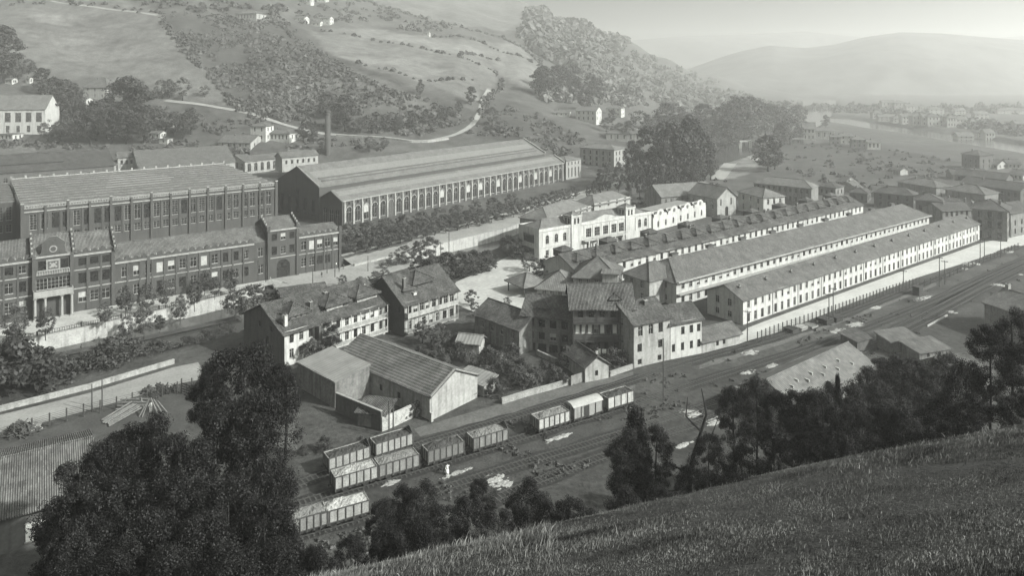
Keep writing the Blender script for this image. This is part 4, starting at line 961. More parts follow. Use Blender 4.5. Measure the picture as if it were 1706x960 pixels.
# ---------------------------------------------------------------- workshop yard
A_=P(561,595,4.3); B_=P(717.5,661,4.3)
O=house('ribbed_shed','large shed with boldly ribbed tile roof and blank pale gable facing the railway','shed',(A_.x,A_.y,0),(B_.x,B_.y,0),world=True,W=12,h=4.3,rise=2.9,over=.25,wm=M_cream,rm=lambda ax: tiles('ribbed_tiles',.105,ax,pitch=.4,course=1.0,var=.4,blotch=.45,bump=.8),rib=-.62,f=[row(5,1,1.4,2.6,st='bare_')])
for q in (((O.L+.05,-.1,4.35),(O.L+.05,6,7.3),.4,.22),((O.L+.05,6,7.3),(O.L+.05,12.1,4.35),.4,.22)): mb=MB(); mb.bar(*q); mb.build('gable_coping',M_trim,O.root)
mb=MB(); mb.bar((O.L+.1,-.1,-1),(O.L+1.6,-.1,-1),.5,.6); mb.poly([(O.L,-.2,0),(O.L,.35,0),(O.L,.35,4.0),(O.L,-.2,4.0)]); mb.box(O.L+.003,-.3,-1,O.L+.5,.2,1.6); mb.build('corner_buttress',M_cream,O.root)
A_=P(496,602,5); B_=P(558,635,5)
O=house('flat_shed','narrow yard outbuilding with smooth pale slanting roof and tall blank walls','shed',(A_.x,A_.y,0),(B_.x,B_.y,0),world=True,W=7.6,h=4.9,roof='shed',rise=.9,over=.2,wm=M_grey,rm=T_pale)
O.wall.data.materials[0]=M_grey
def wallrun(name,label,pts,h,t,m,cap=None,z0=-1.0,cat='wall',group=None,follow=False):
    rt=empty(name,(pts[0][0],pts[0][1],0)); tag(rt,label,cat,group); o=Vector((pts[0][0],pts[0][1],0))
    mb=MB(); mc=MB()
    for i,(p,q) in enumerate(zip(pts,pts[1:])):
        p=Vector(p)-o;q=Vector(q)-o; d=(q-p); d.z=0; d.normalize(); n=Vector((-d.y,d.x,0))*t/2
        za,zb=(p.z,q.z)
        zlo=z0 if not follow else None
        b0=(za-1.5 if follow else z0); b1=(zb-1.5 if follow else z0); t0=za+h if follow else h; t1=zb+h if follow else h
        A=[p-n,p+n,q+n,q-n]; lo=[b0,b0,b1,b1]; hi=[t0,t0,t1,t1]
        for a,b in ((0,3),(3,2),(2,1),(1,0)):
            mb.poly([(A[a].x,A[a].y,lo[a]),(A[b].x,A[b].y,lo[b]),(A[b].x,A[b].y,hi[b]),(A[a].x,A[a].y,hi[a])])
        mb.poly([(A[k].x,A[k].y,hi[k]) for k in (0,3,2,1)])
        if cap: mc.bar((p.x,p.y,t0+.06),(q.x,q.y,t1+.06),t+.16,.12)
    mb.build('wall',m,rt)
    if cap: mc.build('coping',cap,rt)
    return rt
p0=P(560,655,3.4); p1=P(636,686,3.4)
wallrun('yard_wall','tall dark yard wall with small openings running down to the railway',[(p0.x,p0.y,0),(p1.x,p1.y,0)],3.4,.35,M_dplast,M_trim)
p2=P(700,690,0)
wallrun('yard_wall','overgrown stone wall closing the workshop yard beside the ribbed shed',[(p1.x,p1.y,0),(p1.x+.8,p1.y+.6,0),(p2.x,p2.y,0)],2.4,.35,M_rubble)
O=house('lean_to','low lean-to with rubble-strewn roof inside the workshop yard','shed',(596,700),(640,706),W=4.0,h=2.6,roof='shed',rise=.7,wm=M_grey,rm=T_old,at=1.0)
O=house('small_shed','little shed with pale tin roof behind the ribbed shed','shed',(762,646),(806,662),W=3.4,h=2.4,roof='shed',rise=.6,wm=M_dwood,rm=T_pale,r=[row(1,.9,0,1.9,st='bare_')])
O.wall.data.materials[0]=M_cream
O=house('small_shed','tiny white-walled shed between the gardens and the shorter tenement','shed',(762,588),(798,592),W=4,h=2.6,roof='gable',rise=1.0,axis='x',wm=M_cream,rm=T_pale)
wp=[P(836,674),P(880,660),P(922,649),P(951,640)]
wallrun('garden_wall','long low garden wall beside the tracks, left of the garden hut',[(p.x,p.y,0) for p in wp],1.0,.3,M_stone,M_trim)
wp=[P(1016,628),P(1054,615)]
wallrun('garden_wall','short low garden wall between garden hut and pale narrow house',[(p.x,p.y,0) for p in wp],.9,.3,M_stone,M_trim)
wp=[P(895,592),P(944,614)]
wallrun('garden_wall','slanting garden wall in front of the arcaded old house',[(p.x,p.y,0) for p in wp],1.0,.3,M_stone,M_trim)
wp=[P(951,643),P(984,632)]
rt=wallrun('plank_fence','pale upright plank fence in front of the garden hut',[(p.x,p.y,0) for p in wp],1.9,.08,M_pwood,cat='fence')
# corner house bottom-left with striped tile roof
A_=P(-40,868,5.2); B_=P(150,817,5.2); d=(B_-A_); d.z=0; d.normalize()
O=house('farmhouse','dark farmhouse with striped tile roof and one white-shuttered window, in the bottom left corner','house',(A_.x,A_.y,0),(B_.x,B_.y,0),world=True,z0=0,W=19,h=5.2,rise=3.0,over=.9,wm=M_dwood,rm=lambda ax: tiles('striped_tiles',.10,ax,pitch=.27,course=.6,var=.5,blotch=.5,bump=1.0),rib=.27,f=[])
O.wall.data.materials[0]=M_dplast
k=along((-40,868),(150,817),38,5.2)
mb=MB(); mb.box(0,-.12,0,1.05,-.003,2.3,0); mb.box(1.1,-.14,0,2.2,-.003,2.3,0); mb.box(-.15,-.2,-.15,2.35,-.003,-.003,1); mb.box(-.1,-.16,2.3,2.3,-.003,2.42,1)
mb.build('shuttered_window',[mat('white_shutter_paint',.6,.2,.8,4,stain=.3),M_trim],O.root,(k+.3,0,.7))
# ---------------------------------------------------------------- roads, terraces and sheets on the ground
def pp(l,z=0): return [P(a,b,z) for a,b in l]
def dens(pts,step=4.0):
    out=[]
    for p,q in zip(pts,pts[1:]):
        n=max(1,int((q-p).length/step)); out+=[p.lerp(q,i/n) for i in range(n)]
    return out+[pts[-1]]
def smoothline(pts,it=2):
    for _ in range(it):
        o=[pts[0]]
        for p,q in zip(pts,pts[1:]): o+= [p.lerp(q,.25),p.lerp(q,.75)]
        pts=o+[pts[-1]]
    return pts
def sheet(name,pxs,z,m,label=None,kind='structure',world=False):
    mb=MB(); pts=pxs if world else [P(a,b,0) for a,b in pxs]; mb.poly([(p.x,p.y,z) for p in pts]); o=mb.build(name,m); tag(o,label,kind=kind); return o
# terrace in front of the brick works, carried by the river wall
WT=[(-230,628),(62,563),(202,533),(368,495),(440,477)]       # top edge of the river wall
wt=pp(WT)
terr=[(p.x,p.y,.004) for p in wt]+[tuple(P(600,442))[:2]+(.004,),tuple(P(566,446.5))[:2]+(.004,),tuple(P(-230,579))[:2]+(.004,)]
mb=MB(); mb.poly(terr); tag(mb.build('terrace',mat('terrace_gravel',.30,.3,.2,2)),kind='structure')
rt=wallrun('river_wall','long pale stone river wall below the brick factory terrace',[(p.x,p.y,0) for p in wt],.25,.6,M_wallp,M_trim,z0=-5.2)
mb=MB(); o0=wt[0]
for p,q in zip(wt,wt[1:]):
    L_=(q-p).length; n=int(L_/.5); d=(q-p)/L_
    for i in range(n):
        c=p+d*i*.5-o0; mb.box(c.x-.03,c.y-.03,.35,c.x+.03,c.y+.03,1.25)
    mb.bar(p-o0+Vector((0,0,1.25)),q-o0+Vector((0,0,1.25)),.06); mb.bar(p-o0+Vector((0,0,.5)),q-o0+Vector((0,0,.5)),.05)
    for i in range(int(L_/9)+1):
        c=p+d*i*9-o0; mb.box(c.x-.14,c.y-.14,.3,c.x+.14,c.y+.14,1.5)
e=empty('terrace_railing',tuple(o0)); tag(e,'iron railing along the top of the pale river wall','railing'); mb.build('railing',M_iron,e)
# berm along the foot of the wall
berm=[(-100,624),(64,599),(244,565),(330,546),(400,530)]
ribbon('path',[P(a,b,-3.2) for a,b in berm],1.5,-2.9,M_soil,label='rough path at the foot of the river wall')
# road in front of the hall
hw=[(560,446),(600,437),(720,406),(860,371),(985,327),(1040,312)]
up=pp([(569,428),(720,390),(860,353),(987,316),(1050,300)]); lo=pp([(589,443),(720,411),(842,382),(985,330),(1050,312)])
def twoedge(name,A,B,z,m,label):
    mb=MB(); n=len(A)
    for a,b in zip(A,B): mb.v+=[(a.x,a.y,z),(b.x,b.y,z)]
    for i in range(n-1): mb.f.append((2*i+1,2*i+3,2*i+2,2*i)); mb.m.append(0)
    tag(mb.build(name,m),label,kind='structure')
twoedge('road',up,lo,.012,M_road,'road past the long arched hall')
ribbon('pavement',[p+Vector((-.5,.9,0)) for p in up],1.1,.13,mat('kerb_stone',.34,.2,.5,3),label='kerbed footpath beside the hedge trees')
rt=wallrun('embankment_wall','lit stone embankment wall carrying the road past the arched hall',[(p.x+.2,p.y-.3,0) for p in lo[:4]],.6,.6,M_wallp,M_trim,z0=-6)
sheet('yard',[(447,464),(566,446),(600,437),(640,430),(700,441),(660,452),(600,470),(520,482)],.008,M_road,'open yard before the factory gate')
# bridge
mb=MB(); b0=P(450,468); b1=P(530,480); n0=P(560,500); n1=P(478,512)
e=empty('bridge',tuple(b0)); tag(e,'flat river bridge with thin railing before the factory gate','bridge')
q=[b0-b0,b1-b0,n0-b0,n1-b0]
mb.poly([(v.x,v.y,.02) for v in q]); mb.poly([(v.x,v.y,-.7) for v in q][::-1])
for a,b in zip(q,q[1:]+q[:1]): mb.poly([(a.x,a.y,-.7),(b.x,b.y,-.7),(b.x,b.y,.02),(a.x,a.y,.02)])
mb.build('deck',M_road,e)
for a,b in ((q[0],q[3]),(q[1],q[2])):
    mb=MB(); d=(b-a); n=int(d.length/1.2)
    for i in range(n+1): c=a+d*(i/n); mb.box(c.x-.05,c.y-.05,.02,c.x+.05,c.y+.05,1.1)
    mb.bar(a+Vector((0,0,1.1)),b+Vector((0,0,1.1)),.09); mb.bar(a+Vector((0,0,.6)),b+Vector((0,0,.6)),.06); mb.build('railing',M_frame,e)
# pale square and lanes
sheet('square',[(742,500),(760,470),(800,452),(850,440),(905,446),(960,465),(960,500),(900,520),(840,520),(790,520)],.010,M_plaza,'pale sandy square')
sheet('square',[(800,452),(850,425),(870,432),(905,440),(880,462),(830,470)],.014,M_plaza,'pale sandy lane end')
for k,(px,py,w_,h_) in enumerate(((820,480,22,9),(870,500,26,8))):
    pass
# street along the front terrace
st1=pp([(1176,600),(1244,548),(1290,530),(1400,490),(1510,450),(1634,405),(1720,385)]); st2=pp([(1222,580),(1262,566),(1310,549),(1420,505),(1530,462),(1640,428),(1720,404)])
twoedge('road',st1,st2,.01,mat('pale_street',.36,.2,.15,1.5),'pale street along the front terrace')
ribbon('pavement',[p.lerp(q,.12) for p,q in zip(st1[1:-1],st2[1:-1])],.7,.12,mat('kerb_stone',.34),label='narrow footpath at the foot of the front terrace')
sheet('road',[(1120,516),(1180,500),(1560,372),(1600,375),(1245,546),(1176,560)],.006,mat('lane_dirt',.20,.3,.2,2),'lane between the terraces')
# near-left road beside the river
ra=pp([(-260,755),(0,692),(150,655),(290,612),(330,604)]); rb=pp([(-260,800),(0,724),(150,683),(300,640),(345,630)])
twoedge('road',ra,rb,.012,mat('grey_road',.20,.25,.15,2),'road between river and timber yard')
rt=wallrun('river_parapet','low white-topped parapet between river and near road at left',[(p.x,p.y,0) for p in pp([(-260,748),(0,686),(150,648),(290,606)])],.85,.5,M_stone,M_cream,z0=-5)
sheet('yard',[(0,745),(150,690),(320,650),(330,690),(300,720),(170,720),(0,770)],.006,M_soil,'bare timber yard')
sheet('yard',[(440,690),(505,640),(560,680),(640,735),(610,760),(520,760),(440,740)],.006,mat('yard_earth',.075,.35,.3,2),'earth yard beside the long wall')
# worn tracks of the hill
def draped(name,pl,w,m,label,off=.25,sm=2):
    pts=[G(a,b) for a,b in pl]; pts=dens(smoothline(pts,sm),5); mb=MB()
    for i,p in enumerate(pts):
        d=pts[min(i+1,len(pts)-1)]-pts[max(i-1,0)]; d.z=0; d.normalize(); n=Vector((-d.y,d.x,0))*w
        for q in (p+n,p-n): mb.v.append((q.x,q.y,gz(q.x,q.y)+off))
    for i in range(len(pts)-1): mb.f.append((2*i+1,2*i+3,2*i+2,2*i)); mb.m.append(0)
    tag(mb.build(name,m),label,kind='structure')
M_hroad=mat('hill_road',.22,.25,.2,1.5)
draped('road',[(275,168),(340,176),(400,186),(450,203),(500,216),(560,226),(640,230),(700,238),(750,228),(785,212),(800,190),(803,172),(815,150)],2.0,M_hroad,'pale road winding up the hillside')
draped('path',[(85,2),(130,8),(200,18),(262,25)],1.6,M_hroad,'pale track across the upper meadow')
draped('road',[(1195,300),(1215,275),(1235,262),(1265,268)],4.0,M_hroad,'dusty road end by the river trees')
# stone walls of the hill road
for pl,lb in (([(560,228),(640,233),(700,240),(748,233)],'pale wall along the lower hillside road'),([(180,232),(205,222),(250,216),(290,212)],'low pale garden wall under the dark trees')):
    pts=dens(smoothline([G(a,b) for a,b in pl],1),6); wallrun('field_wall',lb,[(p.x,p.y,gz(p.x,p.y)) for p in pts],1.3,.5,M_cream,follow=True)
# ---------------------------------------------------------------- railway
TM=[(330,893),(470,850),(565,820),(700,781),(850,736),(955,704),(1053,674),(1200,627),(1300,596),(1400,563),(1500,524),(1560,500),(1620,470),(1706,432),(1800,395)]
TN=[(300,968),(430,912),(548,878),(612,859),(720,822),(850,779),(1000,735),(1150,686),(1300,634),(1400,590),(1500,546),(1590,500),(1660,462),(1740,425)]
TB=[(440,830),(500,806),(548,789),(615,768),(692,744),(800,712),(900,682),(1010,648),(1120,612),(1220,584),(1330,552),(1430,516),(1520,480),(1600,448),(1700,410)]
TS=[(760,860),(900,800),(1050,745),(1200,694),(1350,628),(1450,580),(1550,532),(1640,482),(1706,450)]
def track(name,pl,label):
    pts=dens(smoothline(pp(pl),2),3); e=empty('railway_track',tuple(pts[0])); tag(e,label,'railway track'); o0=pts[0]
    for s in (-.72,.72):
        mb=MB()
        P_=[]
        for i,p in enumerate(pts):
            d=pts[min(i+1,len(pts)-1)]-pts[max(i-1,0)]; d.z=0; d.normalize(); P_.append(p-o0+Vector((-d.y,d.x,0))*s)
        for a,b in zip(P_,P_[1:]): mb.bar(a+Vector((0,0,.16)),b+Vector((0,0,.16)),.09,.14)
        mb.build('rail',M_track,e)
    mb=MB(); acc=0
    for a,b in zip(pts,pts[1:]):
        L_=(b-a).length; d=(b-a)/L_; n=Vector((-d.y,d.x,0)); t=acc
        while t<L_:
            c=a+d*t-o0; mb.bar(c-n*1.25+Vector((0,0,.045)),c+n*1.25+Vector((0,0,.045)),.24,.09); t+=.75
        acc=t-L_
    tag(mb.build('sleepers',M_dwood,e),kind='stuff')
    return pts
tm=track('m',TM,'main railway track under the line of goods wagons'); tn=track('n',TN,'railway track nearest the grassy slope, with two loaded wagons'); tb=track('b',TB,'rear siding along the garden wall, with two empty-topped wagons'); ts=track('s',TS,'faint overgrown track at the foot of the slope')
A_=[p for p in dens(smoothline(pp([(300,860),(520,790),(640,752),(800,706),(930,668),(1100,612),(1230,575),(1400,520),(1530,470),(1620,436),(1760,385)]),2),4)]
B_=[p for p in dens(smoothline(pp([(300,990),(520,905),(640,868),(800,818),(950,765),(1130,705),(1300,645),(1430,588),(1560,530),(1640,485),(1760,435)]),2),4)]
n=min(len(A_),len(B_)); A2=[A_[int(i*(len(A_)-1)/(n-1))] for i in range(n)]; B2=[B_[int(i*(len(B_)-1)/(n-1))] for i in range(n)]
twoedge('railway_bed',A2,B2,.005,M_ballast,'dark cinder bed of the railway yard')
twoedge('path',pp([(850,690),(1000,655),(1150,610),(1300,566),(1450,512),(1560,470)]),pp([(850,697),(1000,664),(1150,620),(1300,575),(1450,520),(1560,476)]),.012,mat('trodden_path',.085,.4,.5,2),'trodden path beside the tracks')
twoedge('verge',pp([(690,715),(850,668),(1000,632),(1120,604)]),pp([(700,728),(860,690),(1010,652),(1130,618)]),.009,mat('dusty_verge',.085,.4,.4,2),'dusty verge before the garden wall')
M_cinder=mat('oily_cinder',.022,.5,.8,4)
for q in (tm,tn,ts,tb): ribbon('trackbed',q,1.75,.022,M_cinder,label='oily cinder strip under the rails',jit=.35)
# spilled lime patches
rr=random.Random(8)
def patch(px,py,w_,d_,m=None,label=None,name='lime_patch'):
    c=P(px,py); mb=MB(); a0=R(34); k=int(10+w_*d_*1.6)
    for j in range(k):
        t=rr.uniform(0,2*PI); q=rr.random()**.7; ox=q*w_/2*math.cos(t); oy=q*d_/2*math.sin(t); s_=rr.uniform(.25,.95)*(1.25-q*.9); z=.018+.0012*j
        n=9; ring=[]
        for i in range(n):
            u=2*PI*i/n; r=s_*rr.uniform(.45,1.1); x=ox+r*1.5*math.cos(u); y=oy+r*.8*math.sin(u); ring.append((c.x+x*math.cos(a0)-y*math.sin(a0),c.y+x*math.sin(a0)+y*math.cos(a0),z))
        top=(c.x+ox*math.cos(a0)-oy*math.sin(a0),c.y+ox*math.sin(a0)+oy*math.cos(a0),z+.05+.12*s_*(1-q))
        for i in range(n): mb.poly([ring[i],ring[(i+1)%n],top])
    tag(mb.build(name,m or M_lime),label,kind='stuff')
M_dust=mat('pale_dust',.24,.5,.8,4)
for (x,y,w_,d_,m) in ((832,803,3.2,5.0,M_lime),(1150,688,4.4,3.6,M_lime),(1190,700,5,1.2,M_lime),(1140,742,4,1.0,M_lime),(1250,588,5,2.5,M_dust),(1244,622,5,1.6,M_lime),(1285,610,4,1.6,M_dust),(1228,648,4,2,M_dust),(1460,513,4.5,2.0,M_lime),(1425,542,6,3.5,M_dust),(1395,552,6,2.5,M_dust),(1540,497,8,2.5,M_dust),(1617,440,7,5,M_lime),(1605,448,4,2.5,M_lime),(1680,420,5,3,M_lime),(1662,475,4,4,M_lime),(1700,458,2,1.5,M_lime),(1190,706,3,1,M_lime),(930,730,7,1.2,M_dust),(760,790,6,1.2,M_dust),(1585,520,2,3,M_lime),(650,806,3,1.6,M_dust)):
    patch(x,y,w_,d_,m=m,label='pale spilled lime or dust beside the tracks')
# ---------------------------------------------------------------- goods wagons
def tangent(pts,px):
    k=(px-CX)/F
    for p,q in zip(pts,pts[1:]):
        a=p.x-k*p.y; b=q.x-k*q.y
        if a<=0<=b or b<=0<=a:
            t=a/(a-b) if a!=b else 0; c=p.lerp(q,t); d=q-p; return c,math.atan2(d.y,d.x)
    raise Exception('no tangent')
def wagon(px,pts,label,Lw=6.4,body=None,load=None,covered=False,peak=0,hh=1.75,off=0.0,nribs=6,floor=1.15):
    c,a=tangent(pts,px); e=empty('goods_wagon',(c.x,c.y,0),a); tag(e,label,'goods wagon','goods wagons on the sidings')
    body=body or M_pwood; Wd=2.6; z0=floor; z1=floor+hh; t=.09; x0,x1=-Lw/2,Lw/2; y0,y1=-Wd/2,Wd/2
    mb=MB(); n=int(Lw/ .55)
    mb.box(x0,y0,z0,x1,y0+t,z1,0); mb.box(x0,y1-t,z0,x1,y1,z1,0); mb.box(x0,y0+t,z0,x0+t,y1-t,z1,1); mb.box(x1-t,y0+t,z0,x1,y1-t,z1,1); mb.box(x0+t,y0+t,z0,x1-t,y1-t,z0+.1,1)
    mb.build('body',[body,M_gwood if not covered else body],e)
    mb=MB()
    for i in range(nribs+1):
        x=x0+(x1-x0)*i/nribs; w_=.07
        for y in ((y0-.1,y0-.003),(y1+.003,y1+.1)): mb.box(x-w_,y[0],z0-.25,x+w_,y[1],z1+.02)
    for z in (z0-.02,z1-.16):
        mb.box(x0,y0-.05,z,x1,y0-.004,z+.14) if z<z1-.5 else mb.box(x0-.04,y0-.07,z1+.003,x1+.04,y0+t+.03,z1+.08)
    mb.box(x0-.04,y1-t-.03,z1+.003,x1+.04,y1+.07,z1+.08)
    for s in (x0-.003,x1+.003):
        for y in (-.8,0,.8): mb.box(min(s,s+(-.09 if s<0 else .09)),y-.07,z0-.2,max(s,s+(-.09 if s<0 else .09)),y+.07,z1)
    mb.build('ribs',M_dwood,e)
    mb=MB(); mb.box(x0+.1,-1.05,.72,x1-.1,-.85,z0-.02); mb.box(x0+.1,.85,.72,x1-.1,1.05,z0-.02); mb.box(x0+.02,-1.2,.75,x0+.2,1.2,z0-.03); mb.box(x1-.2,-1.2,.75,x1-.02,1.2,z0-.03)
    mb.build('underframe',M_iron,e)
    for sx in (-1.55,1.55):
        for sy in (-.74,.74):
            mb=MB(); mb.tube([(sx,sy-.06,.62),(sx,sy+.06,.62)],[.46,.46],14); mb.tube([(sx,sy-.12,.62),(sx,sy+.12,.62)],[.14,.14],8)
            for k in range(6):
                pass
            mb.build('wheel',M_iron,e)
    for sx in (-1,1):
        for sy in (-.8,.8):
            mb=MB(); X=sx*Lw/2; mb.tube([(X,sy,.95),(X+sx*.38,sy,.95)],[.07,.07],7); mb.tube([(X+sx*.38,sy,.95),(X+sx*.44,sy,.95)],[.2,.2],10); mb.build('buffer',M_iron,e)
    if covered:
        mb=MB(); mb.box(-.9,y0-.09,z0,.05,y0-.06,z1-.1); mb.build('door_opening',M_iron,e)
        mb=MB(); mb.box(.1,y0-.14,z0-.02,1.1,y0-.09,z1-.06); mb.build('sliding_door',body,e)
        mb=MB(); N=10; pr=[(y0-.15+(Wd+.3)*k/N,z1+.52*math.sin(PI*k/N)**.8+.02) for k in range(N+1)]
        for (a1,b1),(a2,b2) in zip(pr,pr[1:]): mb.poly([(x0-.15,a1,b1),(x1+.15,a1,b1),(x1+.15,a2,b2),(x0-.15,a2,b2)])
        for xx,fl in((x0-.15,1),(x1+.15,0)):
            q=[(xx,a1,b1) for a1,b1 in pr]; mb.poly(q[::-1] if fl else q)
        mb.build('roof',M_metal,e,smooth=False)
        for xx in (x0,x1): mb=MB(); mb.poly([(xx,y0,z1-.01)]+[(xx,a1,b1-.03) for a1,b1 in pr[1:-1]]+[(xx,y1,z1-.01)]); mb.build('gable_boards',body,e)
    if load:
        m,hz1=load; mb=MB(); nx,ny=26,11; rnd=random.Random(int(px*7))
        for j in range(ny+1):
            for i in range(nx+1):
                u=i/nx; v=j/ny; x=x0+t+(Lw-2*t)*u; y=y0+t+(Wd-2*t)*v
                k=min(1,4*min(u,1-u))*min(1,3*min(v,1-v)); z=z1-.15+hz1*1.5*k*(.75+.35*math.sin(u*11+px)*math.sin(v*4+1))+rnd.uniform(-.09,.09)
                mb.v.append((x,y,z))
        for j in range(ny):
            for i in range(nx): b=j*(nx+1)+i; mb.f.append((b,b+1,b+nx+2,b+nx+1)); mb.m.append(0)
        mb.build('load',m,e)
    if peak:
        for xx,s in ((x0,1),(x1,1)):
            if peak==1 and xx==x0: continue
            mb=MB(); mb.poly([(xx,y0,z1),(xx,y1,z1),(xx,.25,z1+.75),(xx,-.25,z1+.75)]); mb.poly([(xx-.08,y1,z1),(xx-.08,y0,z1),(xx-.08,-.25,z1+.75),(xx-.08,.25,z1+.75)]); mb.poly([(xx,y0,z1),(xx,-.25,z1+.75),(xx-.08,-.25,z1+.75),(xx-.08,y0,z1)]); mb.poly([(xx,y1,z1),(xx-.08,y1,z1),(xx-.08,.25,z1+.75),(xx,.25,z1+.75)]); mb.poly([(xx,-.25,z1+.75),(xx,.25,z1+.75),(xx-.08,.25,z1+.75),(xx-.08,-.25,z1+.75)]); mb.build('end_board',M_dwood,e)
    return e
M_wl=mat('load_grey',.13,.6,2.5,9,bump=.8)
wagon(508,tn,'short pale open wagon half hidden by the big dark tree',Lw=5.4,load=(M_wl,.35),body=M_pwood)
wagon(572,tn,'open wagon heaped with bright pale stone, nearest the slope',Lw=6.6,load=(M_limest,.55),body=M_gwood,hh=1.6)
wagon(590,tm,'open wagon with mottled pale load left of the dark-loaded wagon',Lw=6.4,load=(mat('mixed_load',.22,.7,2.5,9,bump=.8),.45),body=M_gwood)
wagon(661,tm,'pale-sided open wagon with dark level load in the front line',Lw=6.4,load=(M_wl,.35),body=M_pwood)
wagon(738,tm,'dark-boarded open wagon in the middle of the front line',Lw=6.2,load=(M_coal,.5),body=mat('tarred_wood',.12,.3,.8,5),hh=1.8)
wagon(812,tm,'pale open wagon with raised peaked end, ahead of the gap in the train',Lw=6.4,load=(M_wl,.35),body=M_pwood,peak=1)
wagon(917,tm,'white-panelled open wagon right behind the covered van',Lw=6.4,load=(M_wl,.35),body=mat('whitewashed_wood',.33,.35,.8,5,stain=.5),nribs=6)
wagon(973,tm,'covered van with curved pale roof and open dark door','' and 1 or 6.4,load=None,covered=True,body=mat('van_wood',.22,.2,.8,5,stain=.3),hh=2.05,nribs=4) if False else wagon(973,tm,'covered van with curved pale roof and open dark door',Lw=6.2,covered=True,body=mat('van_wood',.22,.2,.8,5,stain=.3),hh=2.0,nribs=4)
wagon(1027,tm,'dark-topped wagon with white panels at the right end of the train',Lw=6.0,load=(M_coal,.3),body=mat('whitewashed_wood',.55),hh=2.0,nribs=4)
wagon(578,tb,'dark wagon on the rear siding, nearer the big tree',Lw=6.6,load=(M_coal,.25),body=M_gwood,peak=1,hh=1.7)
wagon(652,tb,'dark-loaded wagon with peaked end on the rear siding, beside the yard wall',Lw=6.4,load=(M_coal,.3),body=M_gwood,peak=1,hh=1.8)
# ---------------------------------------------------------------- poles and fences
def pole(px,py,hp,label,arms=1,name='telegraph_pole',group='telegraph poles',z=0.0,r=.13,base=None):
    c=base or P(px,py,z); hh=hp*c.y/F; e=empty(name,tuple(c)); tag(e,label,'pole',group)
    mb=MB(); mb.tube([(0,0,-.6),(0.02,0,hh*.5),(0,0,hh)],[r,r*.9,r*.7],7); mb.build('post',M_dwood,e)
    for k in range(arms):
        z=hh-.35-.7*k; mb=MB(); mb.bar((-.8,.25,z),(.8,-.25,z),.1,.12)
        for t in (-1,-.5,.5,1): mb.tube([(.75*t,-.235*t,z+.06),(.75*t,-.235*t,z+.22)],[.05,.04],6)
        mb.build('crossarm',M_dwood,e)
    return e
for a in ((1105,668,104,'tall slim pole beside the tracks right of the goods train',0),(1245,571,54,'pole at the near corner of the front terrace',1),(1381,541,52,'pole beside the dark sleeper stack',1),(1388,539,60,'pole with crossarm just right of the dark sleeper stack',1),
  (1505,483,33,'pole with drooping arm midway along the terrace street',1),(1565,478,50,'pole by the far end of the track fence, left of a pair',1),(1574,474,40,'shorter pole of the pair near the fence end',1),(1633,432,34,'double-armed pole in front of the corner tenement',2),(1640,430,32,'pole right beside the double-armed pole',1),(1667,430,30,'pole just before the tracks leave the picture',1),
  (748,436,60,'pole on the embankment road beside the river',1),(734,438,34,'short paired pole below the embankment road',1),(725,440,32,'second short pole below the embankment road',1),(613,452,26,'small post at the yard edge near the river wall',0),(648,730,62,'left one of twin poles at the yard wall end',0),(655,728,60,'right one of twin poles at the yard wall end',0),
  (170,683,50,'thicker pole beside the timber stacks in the yard',0),(153,686,46,'thin pole left of the timber stacks',0),(443,470,46,'lamp-like post at the left end of the bridge',0),(545,455,52,'post in front of the brick gate wing, left of the corner',0),(558,462,40,'thin post at the right corner of the brick works',0),(521,476,30,'post at the middle of the bridge yard',0),
  (1146,593,35,'thin pole standing against the bright white house',0)):
    pole(*a[:3],a[3],arms=a[4])
def fence(pl,label,h=1.8,step=2.6,mesh_=True,z=0,name='track_fence',m=None,pw=.09,rails=3):
    pts=smoothline(pp(pl,z),1); e=empty(name,tuple(pts[0])); tag(e,label,'fence'); o0=pts[0]; acc=0; posts=[]
    for a,b in zip(pts,pts[1:]):
        L_=(b-a).length; d=(b-a)/L_; t=acc
        while t<L_: posts.append(a+d*t-o0); t+=step
        acc=t-L_
    pm=MB(); pm.box(-pw,-pw,-.3,pw,pw,h); pmesh=pm.mesh('post',[m or M_dwood])
    for p in posts[:100]: link('post',pmesh,e,p)
    mb=MB()
    for a,b in zip(pts,pts[1:]):
        for k in range(rails): z_=h*(.25+.65*k/max(1,rails-1)); mb.bar(a-o0+Vector((0,0,z_)),b-o0+Vector((0,0,z_)),.035)
    mb.build('wires',M_iron,e)
fence([(1262,572),(1290,560),(1340,543),(1400,522),(1450,503),(1500,486),(1535,476)],'long post fence between terrace street and railway',h=2.6,step=1.7,rails=5)
fence([(1540,476),(1570,468),(1620,444),(1700,412)],'fence continuing towards the tenements at right',h=1.8,step=3)
fence([(-40,748),(60,718),(130,697),(200,682),(260,664),(300,656),(322,650)],'post and wire fence around the timber yard',h=2.4,step=2.6,rails=6)
# gate panel at the end of the yard fence
e=empty('yard_gate',tuple(P(302,655)),R(-30)); tag(e,'dark slatted gate at the end of the timber yard fence','gate')
mb=MB(); mb.box(0,-.1,0,.2,.1,2.8); mb.build('post',M_dwood,e)
mb=MB()
for k in range(4): mb.box(.2,-.04,.3+.5*k,3.2,.04,.5+.5*k)
mb.box(1.6,-.05,.2,1.75,.05,2.2); mb.box(3.05,-.05,.1,3.2,.05,2.3); mb.build('slats',M_dwood,e)
